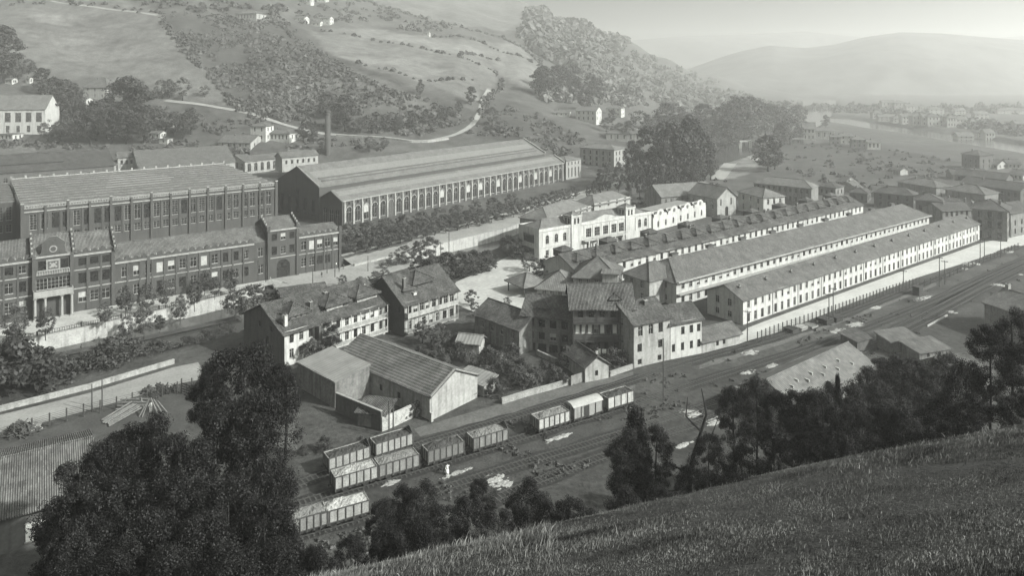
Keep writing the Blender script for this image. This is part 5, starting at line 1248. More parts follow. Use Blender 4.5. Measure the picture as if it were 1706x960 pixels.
# timber trestles, logs
def stack(px,py,rz,spec,label,name='timber_stack',m=None):
    c=P(px,py); e=empty(name,tuple(c),R(rz)); tag(e,label,'timber'); 
    for (p,q,r) in spec:
        mb=MB(); mb.tube([p,q],[r,r*.85],7); mb.build('log',m or mat('log_wood',.12,.4,.8,5),e)
rr=random.Random(12)
stack(196,694,-38,[((-.3+i*.55,-2.6+rr.uniform(-.3,.3),.2),(-.2+i*.6,2.6,1.6+rr.uniform(-.2,.2)),.16) for i in range(7)],'leaning stack of long poles in the timber yard')
stack(218,684,0,[((-2.4,-.6+.5*i,.5+.35*i),(2.6,-.4+.5*i,.55+.35*i),.14) for i in range(4)]+[((-2,.6,.1),(-1.2,.9,1.9),.12),((2,.6,.1),(1.4,.9,1.9),.12)],'pale level poles on trestles beside the leaning stack')
stack(250,690,10,[((-1.6,-.8,0),(-.1,.1,2.8),.13),((1.6,-.8,0),(.1,.1,2.8),.14),((-1.0,-1.0,0),(-.2,.2,2.7),.1),((2.2,-.3,0),(.5,.4,2.4),.12),((2.9,-.1,.1),(1.1,.6,2.0),.1)],'tent-shaped stack of poles around the pale figure')
# brush pile and hut at left
def heap(px,py,w_,hh,m,label,name,seed,z=0):
    c=P(px,py,z); rnd=random.Random(seed); mb=MB(); n=18
    for k in range(90):
        t=rnd.uniform(0,2*PI); r=rnd.random()**.5*w_/2; x,y=r*math.cos(t),r*math.sin(t)*.7; zz=hh*(1-(2*r/w_)**1.6)*rnd.uniform(.6,1.0); s=rnd.uniform(.2,.5)
        d=Vector((rnd.uniform(-1,1),rnd.uniform(-1,1),rnd.uniform(-.4,.4))).normalized()*s*1.6
        mb.bar(Vector((x,y,zz*.5+.1))-d,Vector((x,y,zz))+d,s*.5,s*.35)
    o=mb.build(name,m,None,tuple(c)); tag(o,label,'pile')
heap(36,722,6,2.6,M_dwood,'dark brushwood pile beside the fence at left','brushwood_pile',3)
heap(52,716,3,1.6,M_gwood,'squared heap of planks right of the brushwood pile','plank_pile',4)
for i,(x,y) in enumerate(((246,655),(266,650),(258,662),(276,655),(290,652))):
    heap(x,y,1.4,1.5,M_iron if i%2 else M_dwood,['round dark barrel-like bundle inside the gate','dark bundle with upright stake near the gate','low pale and dark bundle nearest the pole tent','small bundle between the others by the gate','dark lump beside the slatted gate'][i],'bundle',20+i)
# sleeper stacks by the fence
def slstack(px,py,n,lab,rz,w_=2.6,lay=4,m=None):
    c=P(px,py); o_=empty('sleeper_stack',tuple(c),R(rz)); tag(o_,lab,'stack','sleeper stacks by the track fence'); 
    for k in range(lay):
        mb=MB()
        for i in range(n):
            if k%2==0: mb.box(-w_/2,-w_/2+i*w_/n,k*.26,w_/2,-w_/2+i*w_/n+.24,k*.26+.24)
            else: mb.box(-w_/2+i*w_/n,-w_/2,k*.26,-w_/2+i*w_/n+.24,w_/2,k*.26+.24)
        mb.build('layer',m or M_dwood,o_)
slstack(1318,553,6,'leftmost of the low dark sleeper stacks by the fence',35); slstack(1333,548,6,'second low sleeper stack, with pale top',35,lay=3,m=M_gwood); slstack(1350,544,5,'smallest pale sleeper stack right of the pair',35,lay=2,m=M_gwood)
slstack(1374,538,8,'large dark sleeper stack left of the tall pole',35,w_=3.0,lay=5,m=M_iron); slstack(1390,534,8,'large dark sleeper stack below the tall pole',35,w_=3.0,lay=5,m=M_iron)
mb=MB(); mb.box(-1.1,-.9,0,1.1,.9,2.2); mb.box(-1.25,-1.05,2.2,1.25,1.05,2.35); o_=mb.build('track_hut',M_iron,None,tuple(P(1529,491)),R(36)); tag(o_,'tiny dark hut standing at the fence beside the tracks','hut')
# white stakes wall on the right below the tracks
wp=pp([(1545,545),(1578,527)]); wallrun('low_wall','short white low wall below the tracks at right',[(p.x,p.y,0) for p in wp],.45,.18,M_cream)
# ---------------------------------------------------------------- trees
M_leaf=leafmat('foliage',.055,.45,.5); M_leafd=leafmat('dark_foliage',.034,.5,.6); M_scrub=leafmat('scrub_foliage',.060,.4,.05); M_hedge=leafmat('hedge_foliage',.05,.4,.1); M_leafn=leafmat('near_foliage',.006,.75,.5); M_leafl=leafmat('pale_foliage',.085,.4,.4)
def leafcloud(seed,profile,nclump,nleaf,size,clr,flat=1.0):
    """unit-height crown: profile(t)->radius at height t in 0..1; leaves gathered in clumps"""
    r=np.random.default_rng(seed)
    t=r.random(nclump)**.9; ang=r.random(nclump)*2*PI; rad=np.array([profile(x) for x in t])*np.sqrt(r.uniform(.15,1.0,nclump))
    c=np.stack([rad*np.cos(ang),rad*np.sin(ang),t],-1)
    idx=r.integers(0,nclump,nleaf); cr=clr*r.uniform(.6,1.3,nclump)
    off=r.normal(size=(nleaf,3)); off/=np.linalg.norm(off,axis=1)[:,None]; off*= (r.random(nleaf)**.45*cr[idx])[:,None]; off[:,2]*=.75
    p=c[idx]+off
    nn=off/np.maximum(np.linalg.norm(off,axis=1)[:,None],1e-6)+r.normal(size=(nleaf,3))*.6+np.array([0,0,.35]); nn/=np.linalg.norm(nn,axis=1)[:,None]
    a=np.cross(nn,r.normal(size=(nleaf,3))); a/=np.maximum(np.linalg.norm(a,axis=1)[:,None],1e-6); b=np.cross(nn,a)
    s=(size*r.uniform(.5,1.4,nleaf))[:,None]; a=a*s; b=b*s*.62*flat
    v=np.stack([p-a,p-b*.9+a*.1,p+a,p+b],1).reshape(-1,3)
    f=np.arange(nleaf*4).reshape(-1,4)
    return v,f
def crown_mesh(name,seed,profile,nclump,nleaf,size,clr,m):
    v,f=leafcloud(seed,profile,nclump,nleaf,size,clr)
    me=bpy.data.meshes.new('crown'); me.from_pydata(v.tolist(),[],f.tolist()); me.materials.append(m); me.update(); return me
def trunk_mesh(seed,zc,hgt=1.0,r0=.03,limbs=6,spread=.2):
    rnd=random.Random(seed); mb=MB(); k=[(0,0,-.04)]; x=y=0
    for i in range(1,6): x+=rnd.uniform(-.012,.012); y+=rnd.uniform(-.012,.012); k.append((x,y,zc*1.5*i/5))
    mb.tube(k,[r0*(1-.13*i) for i in range(6)],7)
    for i in range(limbs):
        z=zc*rnd.uniform(.75,1.4); a=rnd.uniform(0,2*PI); l=spread*rnd.uniform(.7,1.2)
        mb.tube([(x*.6,y*.6,z),(l*.5*math.cos(a),l*.5*math.sin(a),z+l*.45),(l*math.cos(a),l*math.sin(a),z+l*1.1)],[r0*.45,r0*.3,r0*.12],5)
    return mb.mesh('trunk',[M_bark],True)
pr_round=lambda t:.46*math.sin(PI*min(1,max(0.02,t*.92+.06)))**.6
pr_oval=lambda t:.33*math.sin(PI*min(1,max(0.02,t*.94+.05)))**.7
pr_tall=lambda t:.20*math.sin(PI*min(1,max(0.03,t*.9+.09)))**.55
pr_cone=lambda t:.30*(1.02-t)**.8
pr_dome=lambda t:.60*math.sqrt(max(0.02,1-t*t))
KIND={}
def kind(name,pr,zc,lf,m,nv=3,nclump=46,nleaf=2600,size=.030,clr=.11,r0=.03):
    KIND[name]=[(crown_mesh(name,sum(map(ord,name))+i,pr,nclump,nleaf,size,clr,m),trunk_mesh(i*7+3,zc,r0=r0) if zc is not None else None,zc or 0) for i in range(nv)]
kind('street',pr_round,.24,0,M_leaf,4,60,4600,.024,.12,r0=.022)
kind('clipped',pr_round,.14,0,M_leaf,4,60,4600,.024,.10,r0=.022)
kind('broad',pr_round,.22,0,M_leaf,4,50,3400,.026,.11)
kind('dark',pr_oval,.18,0,M_leafd,4,60,3600,.026,.10)
kind('poplar',pr_tall,.10,0,M_leafd,3,60,3000,.022,.065)
kind('conifer',pr_cone,.08,0,M_leafd,2,60,2600,.022,.055)
kind('pale',pr_oval,.22,0,M_leafl,3,40,2400,.028,.10)
kind('bush',pr_dome,None,0,M_leaf,4,34,2200,.045,.20)
kind('darkbush',pr_dome,None,0,M_leafd,4,34,2600,.040,.20)
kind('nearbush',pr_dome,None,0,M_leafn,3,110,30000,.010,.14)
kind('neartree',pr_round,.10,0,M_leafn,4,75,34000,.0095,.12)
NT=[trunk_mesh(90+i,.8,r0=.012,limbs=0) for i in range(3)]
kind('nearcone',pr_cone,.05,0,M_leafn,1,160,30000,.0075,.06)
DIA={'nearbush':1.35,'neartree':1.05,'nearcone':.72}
CT={}
def tree(k,base,hh,label,name='tree',cat='tree',group=None,wid=1.0,rz=None):
    i=CT.get(k,0); CT[k]=i+1; cm,tm_,zc=KIND[k][i%len(KIND[k])]
    rz=random.uniform(0,6.28) if rz is None else rz
    if tm_ is None:
        o=link(name,cm,None,base,rz); o.scale=(hh*wid,hh*wid,hh); tag(o,label,cat,group); return o
    e=empty(name,tuple(base),rz); e.scale=(hh*wid,hh*wid,hh); tag(e,label,cat,group)
    link('trunk',tm_,e); c=link('crown',cm,e,(0,0,zc)); c.scale=(1,1,1-zc); return e
def T(k,px,py,hp,label,**kw):
    z=kw.pop('z',None)
    b=P(px,py,z) if z is not None else G(px,py)
    return tree(k,b,hp*b.y/F,label,**kw)
# clipped row along the road
rowp=[(592,424),(610,420),(629,416),(648,411),(667,407),(686,402),(705,398),(724,393),(743,389),(762,385),(781,381),(800,377),(819,372),(838,367),(856,363),(874,358),(891,353),(908,347),(924,342),(940,337),(955,332)]
for i,(x,y) in enumerate(rowp):
    for_lbl='round clipped tree in the roadside row, %s from the brick factory end'%ORD[i]
    T('clipped',x,y-1,37-.8*i,for_lbl,z=0,name='clipped_tree',group='clipped trees along the hall road',wid=1.2)
for i,(x,y) in enumerate([(582,404),(612,402),(642,396),(672,389),(702,383),(732,376),(762,370),(792,364),(822,358),(852,350)]):
    T('clipped',x,y-2,31-.6*i,'clipped tree in the second row close to the hall, %s from its near gable'%ORD[i],z=0,name='clipped_tree',group='second row of trees beside the hall',wid=1.15)
# terrace trees before the works
for i,(x,y,h) in enumerate([(25,575,66),(76,566,52),(175,545,40),(209,530,52),(244,524,50),(276,516,48),(300,540,46),(324,518,44),(341,492,40),(358,498,36),(384,492,42),(212,574,46),(240,566,56),(266,556,30)]):
    T('street',x,y,h,'young tree on the terrace before the brick factory, %s of them'%ORD[i],z=0 if i not in(11,12,13) else -3,name='terrace_tree',group='young trees before the factory',wid=.66)
for i,(x,y,h) in enumerate([(392,532,48),(410,528,50),(428,520,44),(452,510,34)]): T('broad',x,y,h,['loose tree at the river wall end','tree leaning over the river wall end','round tree between wall and bridge','low bush-like tree next to the bridge'][i],z=-2,group='trees at the bridge end')
# river bank growth
for i,(x,y,h,w_) in enumerate([(30,672,96,1.0),(70,658,74,1.0),(-20,690,90,1),(110,640,40,1),(190,626,58,1.2),(222,612,42,1.1),(165,630,38,1.1),(140,610,20,1.4),(262,590,22,1.5),(310,580,18,1.6),(346,566,16,1.6),(250,610,20,1.4),(20,600,46,.9),(372,556,16,1.5)]):
    T('darkbush',x,y,h,'dark bush on the near-left river bank, %s of the tangled group'%ORD[i],z=-2.5,name='river_bush',cat='shrub',group='bushes along the left river bank',wid=w_*1.2)
for i,(x,y,h,k) in enumerate([(656,447,26,'broad'),(676,444,34,'broad'),(694,440,38,'poplar'),(716,436,40,'broad'),(640,452,16,'broad'),(700,470,42,'dark'),(722,474,46,'dark'),(745,470,48,'dark'),(768,468,48,'dark'),(790,464,46,'dark'),(812,458,40,'dark'),(846,430,36,'broad'),(860,436,38,'broad'),(738,482,36,'broad'),(882,452,30,'broad'),(912,462,34,'broad'),(900,468,28,'broad')]):
    T(k,x,y,h,'leafy tree between the embankment road and the pale square, %s of the clump'%ORD[i],z=-1 if i<13 else 0,name='river_tree',group='trees along the river below the road',wid=1.35 if k=='dark' else 1.1)
for i,(x,y,h) in enumerate([(785,510,26),(790,520,18),(822,520,20),(845,512,16),(800,530,16),(570,478,20),(600,486,24),(626,478,26),(590,498,18),(640,470,22)]):
    T('broad',x,y,h,'small tree near the tenement roofs and the pale square, %s of them'%ORD[i],z=0,group='small trees by the square')
# gardens between the old houses
rg=random.Random(21); gl=[(742,612),(760,596),(728,600),(780,608),(700,598),(812,606),(830,616),(848,628),(870,622),(890,632),(905,618),(862,640),(880,650),(840,650),(824,660),(900,640),(920,628),(935,606),(950,610),(930,640),(850,600),(806,636),(790,660),(760,578),(742,578),(1030,600),(1020,612),(1040,606),(960,600),(990,604),(870,604)]
for i,(x,y) in enumerate(gl[:30]):
    T('darkbush' if i%3 else 'bush',x,y,rg.uniform(16,30),'dense bush in the gardens before the old houses, %s of many'%ORD[i],z=0,name='garden_bush',cat='shrub',group='garden bushes before the old houses',wid=1.15)
T('broad',704,572,36,'tree against the front of the shorter tenement',z=0,name='garden_tree'); T('broad',730,580,40,'leafy tree right of the ribbed shed roof',z=0,name='garden_tree'); T('neartree',548,596,56,'narrow dark tree in front of the white galleried front',z=0,name='garden_tree',wid=.8); T('broad',520,606,40,'small tree in front of the flat shed',z=0,name='garden_tree')
for i,(x,y) in enumerate([(672,700),(690,695),(655,702),(640,705),(712,664),(630,742),(600,745),(505,757),(540,752),(680,745)]): T('darkbush',x,y,rg.uniform(14,24),'low ivy-like bush around the yard wall and sidings, %s of them'%ORD[i],z=0,name='yard_bush',cat='shrub',group='bushes about the yard wall')
# hill: trees one can tell apart
HT=[('dark',0,140,95),('dark',12,120,70),('dark',100,205,70),('dark',118,200,60),('dark',134,215,44),('broad',80,236,34),('broad',100,238,34),('broad',128,240,52),('dark',160,236,66),('dark',178,230,66),('dark',196,222,84),('dark',214,222,90),('dark',232,226,84),('dark',150,240,60),('dark',185,240,60),('dark',210,240,56),('dark',240,240,50),('dark',90,180,50),('dark',110,170,36),('dark',70,160,44),
 ('broad',262,222,44),('broad',276,220,40),('broad',292,226,38),('dark',318,226,44),('dark',305,232,30),('broad',270,165,32),('broad',282,165,30),('pale',304,168,38),('broad',341,163,20),('broad',30,135,30),('broad',48,125,24),('dark',575,220,60),('dark',562,214,40),('dark',545,200,44),('broad',600,224,26),('dark',522,240,26),('dark',505,236,28),('broad',540,252,24),('broad',615,255,26),('broad',640,250,20),('dark',785,176,30),('dark',765,190,20),('dark',700,160,22),('dark',640,222,24),('dark',662,220,26),('dark',686,216,28),('dark',710,208,26),('dark',740,205,24),('broad',820,210,30),('broad',835,220,22),('dark',905,150,40),('dark',898,160,44),('dark',912,165,50),('dark',925,160,50),('dark',940,158,48),('dark',955,152,44),('dark',960,170,40),('dark',975,185,36),('dark',985,168,44),('dark',996,172,42)]
for i,(k,x,y,h) in enumerate(HT):
    zone='above the mill roofs' if x<260 else 'on the lower hillside above the works' if x<760 else 'on the misty slope beyond the arched hall'
    side='leftmost' ; T(k,x,y,h,'%s tree %s, %s counting from left'%({'dark':'dark','broad':'round','pale':'thin pale'}[k],zone,'number %s'%ORD[i%30] if i<30 else 'later number %s'%ORD[i%30]),name='hill_tree',group='trees %s'%zone)
for i,(x,y) in enumerate([(209,284),(217,285),(226,286),(235,287),(244,287),(252,288)]): T('conifer',x,y+4,28-i*2.4,'small pointed conifer in the row between the sheds, %s from left'%ORD[i],z=0,name='conifer',group='row of pointed conifers')
# big grove beyond the ornate building
rg=random.Random(5); GR=[(1012,318,50),(1030,322,52),(1048,326,48),(1000,322,40),(1062,318,78),(1078,312,96),(1090,320,104),(1104,322,96),(1118,318,108),(1134,320,110),(1148,312,112),(1160,316,90),(1172,306,100),(1184,300,80),(1066,330,60),(1082,334,56),(1100,336,60),(1120,334,58),(1140,330,60),(1156,328,52),(1052,300,66),(1126,296,100),(1150,292,96),(1174,284,78),(1100,290,90),(990,328,36),(980,332,32)]
for i,(x,y,h) in enumerate(GR): T('dark' if i%3 else 'poplar',x,y,h*rg.uniform(.7,1.08),'tall dark tree of the grove beyond the ornate white building, %s of the grove'%ORD[i],z=0,name='grove_tree',group='tall trees of the river grove',wid=.62 if i%3 else .9)
T('dark',1280,286,60,'single dark tree standing apart by the far river bend',z=0,name='tree',wid=1.3); T('dark',1290,282,36,'smaller dark tree right of the lone one by the river bend',z=0,wid=1.3)
FG=[(1065,232,44),(1078,228,40),(1092,222,36),(1110,226,50),(1124,220,44),(1138,232,52),(1156,236,50),(1172,230,62),(1186,238,56),(1200,232,66),(1214,238,60),(1228,230,70),(1240,236,66),(1252,228,62),(1264,232,56),(1276,226,62),(1290,228,66),(1304,224,60),(1318,222,58),(1330,216,50),(1214,216,40),(1240,208,44),(1262,206,40),(1284,206,40),(1310,200,36),(1376,212,20),(1030,232,30),(1046,236,34),(1010,220,26),(1020,205,22),(1196,262,50),(1206,256,54),(1218,250,46),(1300,246,40),(1316,242,44),(1330,238,40),(1240,246,40)]
for i,(x,y,h) in enumerate(FG): T('dark' if i%2 else 'broad',x,y,h*rg.uniform(.7,1.1),'hazy tree beyond the grove towards the river bend, %s of them'%ORD[i],name='far_tree',group='hazy trees towards the river bend',wid=1.1)
# hedgerows and scrub: uncountable, one object each
def scatter(name,label,pts,k,m,seed,lo,hi,nl=90,ls=.12,off=0):
    """many low bushes in one mesh"""
    r=np.random.default_rng(seed); V=[];
    for (x,y,z) in pts:
        h=r.uniform(lo,hi); n=nl
        d=r.normal(size=(n,3)); d/=np.linalg.norm(d,axis=1)[:,None]; d[:,2]=np.abs(d[:,2]); p=d*(h*r.uniform(.6,1.05,(n,1)))*np.array([.9,.9,1]); p+=np.array([x,y,z])
        nn=d+r.normal(size=(n,3))*.5; nn/=np.linalg.norm(nn,axis=1)[:,None]; a=np.cross(nn,r.normal(size=(n,3))); a/=np.linalg.norm(a,axis=1)[:,None]; b=np.cross(nn,a); s=h*ls*r.uniform(.6,1.6,(n,1)); a*=s;b*=s*.7
        V.append(np.stack([p-a,p-b,p+a,p+b],1).reshape(-1,3))
    V=np.concatenate(V); me=bpy.data.meshes.new(name); me.from_pydata(V.tolist(),[],np.arange(len(V)).reshape(-1,4).tolist()); me.materials.append(m); me.update()
    o=link(name,me); tag(o,label,kind='stuff'); return o
def region_pts(poly,n,seed,wy=1.0):
    r=random.Random(seed); xs=[a for a,b in poly]; ys=[b for a,b in poly]; out=[]
    while len(out)<n:
        x=r.uniform(min(xs),max(xs)); y=r.uniform(min(ys),max(ys))
        if inpoly(np.array([x]),np.array([y]),poly)[0]:
            p=G(x,y)
            if wob(np.array([p.x]),np.array([p.y]),17,1.0)[0]+wob(np.array([p.x]),np.array([p.y]),41,.6)[0]<r.uniform(-.8,.15): continue
            out.append((p.x,p.y,p.z-.3))
    return out
def line_pts(pl,step,seed,jit=2.0):
    r=random.Random(seed); pts=[G(a,b) for a,b in pl]; out=[]
    for p,q in zip(pts,pts[1:]):
        n=max(1,int((q-p).length/step))
        for i in range(n):
            if r.random()<.12: continue
            c=p.lerp(q,i/n); x=c.x+r.uniform(-jit,jit); y=c.y+r.uniform(-jit,jit); out.append((x,y,gz(x,y)-.3))
    return out
scr=region_pts([(280,20),(470,30),(540,90),(640,150),(700,170),(790,200),(740,215),(700,228),(560,218),(430,196),(392,180),(380,160),(350,120),(300,75)],2300,1)
scatter('hillside_scrub','rough scrub covering the middle of the hillside',scr,'',M_scrub,1,.6,3.2,26,.50)
scatter('hillside_scrub','bushes on the steep bank beyond the arched hall',region_pts([(800,170),(880,185),(965,225),(990,262),(930,262),(860,232),(780,225)],150,2),'',M_leaf,2,1.2,3.5,46,.3)
hl=[]
for pl,st,j in (([(262,18),(282,52),(300,80),(345,122),(392,176)],3.0,2.5),([(468,40),(500,75),(545,105),(600,130),(650,152),(700,165),(760,190)],3.0,3),([(540,52),(600,62),(690,78),(760,92),(835,100)],7,2),([(720,62),(800,70),(860,92),(900,112)],5,2),([(600,108),(690,132),(700,136),(800,138)],8,2),([(762,95),(820,118),(838,138),(812,165),(802,200)],4,2.5),([(120,150),(60,120),(0,105)],6,3),([(0,12),(90,2),(160,8),(262,22)],6,5),([(840,66),(900,106)],4,2),([(400,188),(450,208),(520,226)],7,3),([(640,10),(700,30),(780,50),(850,60)],8,4),([(900,95),(896,160)],5,3)):
    hl+=line_pts(pl,st,len(hl),j)
scatter('hedgerows','dark hedgerows dividing the hillside fields',hl,'',M_hedge,3,1.2,3.8,46,.34)
scatter('upper_wood','rough woodland along the upper hillside',region_pts([(480,-30),(560,-30),(640,10),(760,45),(720,58),(600,40),(500,40)],150,4),'',M_scrub,4,2,6,46,.3)
scatter('upper_wood','copse above the top left meadow',region_pts([(100,-40),(460,-40),(480,30),(300,18),(200,5)],150,14),'',M_hedge,14,3,8,46,.3)
wd=region_pts([(880,20),(930,14),(980,24),(1030,50),(1045,70),(1030,110),(960,120),(900,100),(870,60)],700,5)
scatter('hilltop_wood','dense hazy wood crowning the hill spur',wd,'',M_leafl,5,5,17,60,.26)  # leaf colour lightened to add to the distance haze
scatter('hilltop_wood','hazy woodland running down the far slope',region_pts([(1040,80),(1180,130),(1250,160),(1180,190),(1060,180),(900,170),(940,120)],480,6),'',M_leafl,6,4,10,50,.26)  # same lightened leaves, haze partly put into the colour
scatter('far_wood','tree belts along the far river plain',region_pts([(1300,176),(1706,178),(1706,190),(1340,186)],150,62)+region_pts([(1380,186),(1500,196),(1706,232),(1706,215),(1600,200),(1480,186)],120,7)+region_pts([(1130,150),(1340,172),(1335,190),(1240,185)],120,8),'',M_leafd,7,4,9,50,.26)
scatter('allotment_bushes','low bushes about the allotments and fields at right',region_pts([(1300,236),(1480,245),(1560,262),(1650,290),(1500,318),(1400,318),(1330,290),(1280,275)],170,9),'',M_leaf,9,.8,2.4,40,.3)
scatter('valley_scrub','scrub between the river grove and the chapel',region_pts([(1060,330),(1180,300),(1250,280),(1200,320),(1120,345),(1050,345)],60,10),'',M_leaf,10,1,2.5,40,.3)
scatter('works_scrub','bushes and gardens behind the works roofs',region_pts([(200,215),(420,230),(640,255),(640,240),(540,232),(420,205),(300,190)],120,11),'',M_leaf,11,1.0,3,40,.3)
# ---------------------------------------------------------------- foreground trees
def TF(k,px,pt,Y,hh,label,wid=1.0,name='tree',cat='tree',group=None):
    """pt = row of the top; standing at distance Y"""
    b=GH(px,Y); ztop=H-(pt-YH)*Y/F; h_=max(hh,ztop-b.z+.4); b=Vector((b.x,b.y,ztop-h_)) ; b.z=min(b.z,gz(b.x,b.y)-.1); hh=ztop-b.z
    D=wid*Y/F*100      # crown width in metres; wid is in hundreds of picture pixels
    if k=='nearcone' or hh<1.05*D: 
        w_=D/DIA[k]; return tree(k,b,hh,label,name=name,cat=cat,group=group,wid=w_/hh)
    hc=D*1.12*random.uniform(.92,1.1); i=CT.get(k+'F',0); CT[k+'F']=i+1
    e=empty(name,tuple(b),random.uniform(0,6.28)); tag(e,label,cat,group)
    t=link('trunk',NT[i%3],e); t.scale=(hh*.9,hh*.9,hh*.78)
    c=link('crown',KIND['neartree'][i%4][0],e,(0,0,hh-hc)); w_=D/1.05; c.scale=(w_,w_*random.uniform(.85,1.1),hc*.98); return e
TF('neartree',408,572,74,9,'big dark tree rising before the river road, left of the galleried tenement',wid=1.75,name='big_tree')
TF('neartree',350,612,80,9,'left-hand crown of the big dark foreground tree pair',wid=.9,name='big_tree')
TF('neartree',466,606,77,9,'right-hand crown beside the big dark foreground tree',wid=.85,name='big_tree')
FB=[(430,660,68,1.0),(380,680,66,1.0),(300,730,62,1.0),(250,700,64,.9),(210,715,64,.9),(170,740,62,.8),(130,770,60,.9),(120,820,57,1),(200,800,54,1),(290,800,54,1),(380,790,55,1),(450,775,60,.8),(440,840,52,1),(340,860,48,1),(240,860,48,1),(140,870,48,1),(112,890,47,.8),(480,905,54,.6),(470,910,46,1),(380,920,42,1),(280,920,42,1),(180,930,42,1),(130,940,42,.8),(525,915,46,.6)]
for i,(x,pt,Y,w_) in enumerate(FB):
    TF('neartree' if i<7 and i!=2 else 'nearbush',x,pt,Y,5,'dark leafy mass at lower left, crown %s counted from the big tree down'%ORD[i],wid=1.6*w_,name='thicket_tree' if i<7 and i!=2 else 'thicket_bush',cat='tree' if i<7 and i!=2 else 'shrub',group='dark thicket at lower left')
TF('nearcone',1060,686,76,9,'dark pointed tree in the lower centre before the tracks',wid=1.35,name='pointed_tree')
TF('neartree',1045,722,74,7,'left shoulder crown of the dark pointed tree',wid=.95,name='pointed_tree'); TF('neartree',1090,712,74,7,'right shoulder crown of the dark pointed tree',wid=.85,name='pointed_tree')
MBs=[(640,835,64,.8),(672,815,68,.9),(700,806,66,1),(740,850,60,1),(780,830,62,1),(800,800,70,.6),(830,840,58,1),(880,780,68,1),(920,800,64,1),(950,820,60,1),(990,830,58,1),(880,850,52,1),(1040,800,60,1),(1100,790,60,1),(1150,740,72,.8),(1180,712,78,.8),(1130,800,56,1),(1200,760,64,1),(1240,735,72,1),(585,895,54,.8),(640,880,50,1),(710,880,48,1),(690,840,58,1),(1010,860,48,.9),(1240,780,56,1),(1180,800,52,1)]
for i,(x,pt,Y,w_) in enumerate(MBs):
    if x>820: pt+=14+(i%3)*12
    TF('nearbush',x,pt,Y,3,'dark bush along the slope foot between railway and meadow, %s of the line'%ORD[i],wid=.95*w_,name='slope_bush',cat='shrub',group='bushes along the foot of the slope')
RB=[(1262,632,78,'b'),(1225,645,82,'b'),(1296,655,70,'b'),(1320,664,70,'b'),(1350,660,72,'b'),(1330,655,68,'t'),(1370,650,66,'t'),(1395,628,68,'c'),(1340,700,58,'b'),(1290,710,58,'b'),(1420,680,60,'b'),(1460,660,66,'b'),(1400,720,52,'b'),(1480,664,74,'b'),(1440,700,54,'b'),(1500,690,56,'b'),(1500,655,84,'b'),(1548,640,84,'b'),(1566,662,64,'t'),(1540,700,52,'b'),(1606,608,62,'t'),(1650,545,58,'t'),(1690,516,56,'t'),(1720,560,52,'t'),(1620,660,52,'b'),(1680,650,48,'b'),(1720,640,46,'b'),(1590,700,50,'b'),(1420,636,80,'b'),(1525,580,94,'b'),(1575,592,92,'b'),(1480,580,98,'b'),(1446,598,96,'b'),(1500,600,90,'b'),(1550,604,90,'b'),(1350,640,84,'b'),(1385,640,84,'b'),(1460,625,86,'b')]
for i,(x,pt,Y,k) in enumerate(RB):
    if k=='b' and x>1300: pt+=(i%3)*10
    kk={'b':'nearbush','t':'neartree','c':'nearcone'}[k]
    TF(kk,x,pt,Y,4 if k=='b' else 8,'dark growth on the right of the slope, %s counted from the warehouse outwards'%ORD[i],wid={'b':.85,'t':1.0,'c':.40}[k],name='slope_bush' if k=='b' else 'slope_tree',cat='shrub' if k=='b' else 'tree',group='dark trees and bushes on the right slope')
# bare dead tree
b=GH(1160,92); b=Vector((b.x,b.y,max(b.z,0))); e=empty('dead_tree',tuple(b)); tag(e,'bare dead tree with a few crooked branches beside the pale lime patch','tree')
ht=H-(648-YH)*b.y/F-b.z; mb=MB(); s_=ht
mb.tube([(0,0,-.2),(-.05*s_,0,.35*s_),(-.02*s_,0,.6*s_),(.06*s_,.02,.85*s_),(.03*s_,0,s_)],[.02*s_,.016*s_,.012*s_,.008*s_,.003*s_],7); mb.build('trunk',M_bark,e,smooth=True)
for q in ([(-.03,0,.5),(-.16,.02,.56),(-.26,0,.68)],[(-.04,0,.42),(-.2,-.03,.42),(-.32,0,.5)],[(0,0,.65),(.1,.03,.72),(.14,0,.86)],[(.03,0,.75),(-.06,0,.84),(-.05,0,.95)],[(-.16,.02,.56),(-.22,0,.52),(-.3,0,.58)]):
    mb=MB(); mb.tube([tuple(c*s_ for c in p) for p in q],[.008*s_,.005*s_,.002*s_],5); mb.build('branch',M_bark,e,smooth=True)
# ---------------------------------------------------------------- meadow grass
def grass(n,x0,x1,y0,y1,h0,h1,seed,label,cond=None,wd=.014,name='meadow_grass',m=None):
    r=np.random.default_rng(seed); X=r.uniform(x0,x1,n); Y=r.uniform(y0,y1,n); k=np.ones(n,bool)
    px=CX+F*X/Y; k&=(px>480)&(px<1850)
    if cond is not None: k&=cond(X,Y,r)
    X=X[k];Y=Y[k]; n=len(X); Z=hill_z(X,Y)
    patchy=.6+.5*(wob(X,Y,3.1,1.0)+wob(X,Y,.9,.6)); h=r.uniform(h0,h1,n)*np.clip(patchy,.25,1.5); a=r.uniform(0,2*PI,n); lean=r.uniform(.1,.9,n)*h; la=r.normal(.4,1.2,n)
    w=wd*r.uniform(.7,1.5,n)
    ax=np.cos(a)*w; ay=np.sin(a)*w; tx=np.cos(la)*lean; ty=np.sin(la)*lean
    v=np.stack([np.stack([X-ax,Y-ay,Z-.03],-1),np.stack([X+ax,Y+ay,Z-.03],-1),np.stack([X+tx*.4+ax*.7,Y+ty*.4+ay*.7,Z+h*.6],-1),np.stack([X+tx,Y+ty,Z+h],-1),np.stack([X+tx*.4-ax*.7,Y+ty*.4-ay*.7,Z+h*.6],-1)],1).reshape(-1,3)
    f=np.arange(n*5).reshape(-1,5)
    me=bpy.data.meshes.new(name); me.from_pydata(v.tolist(),[],f.tolist()); me.materials.append(m or leafmat('dry_grass',.105,.95,.28)); me.update()
    tag(link(name,me),label,kind='stuff')
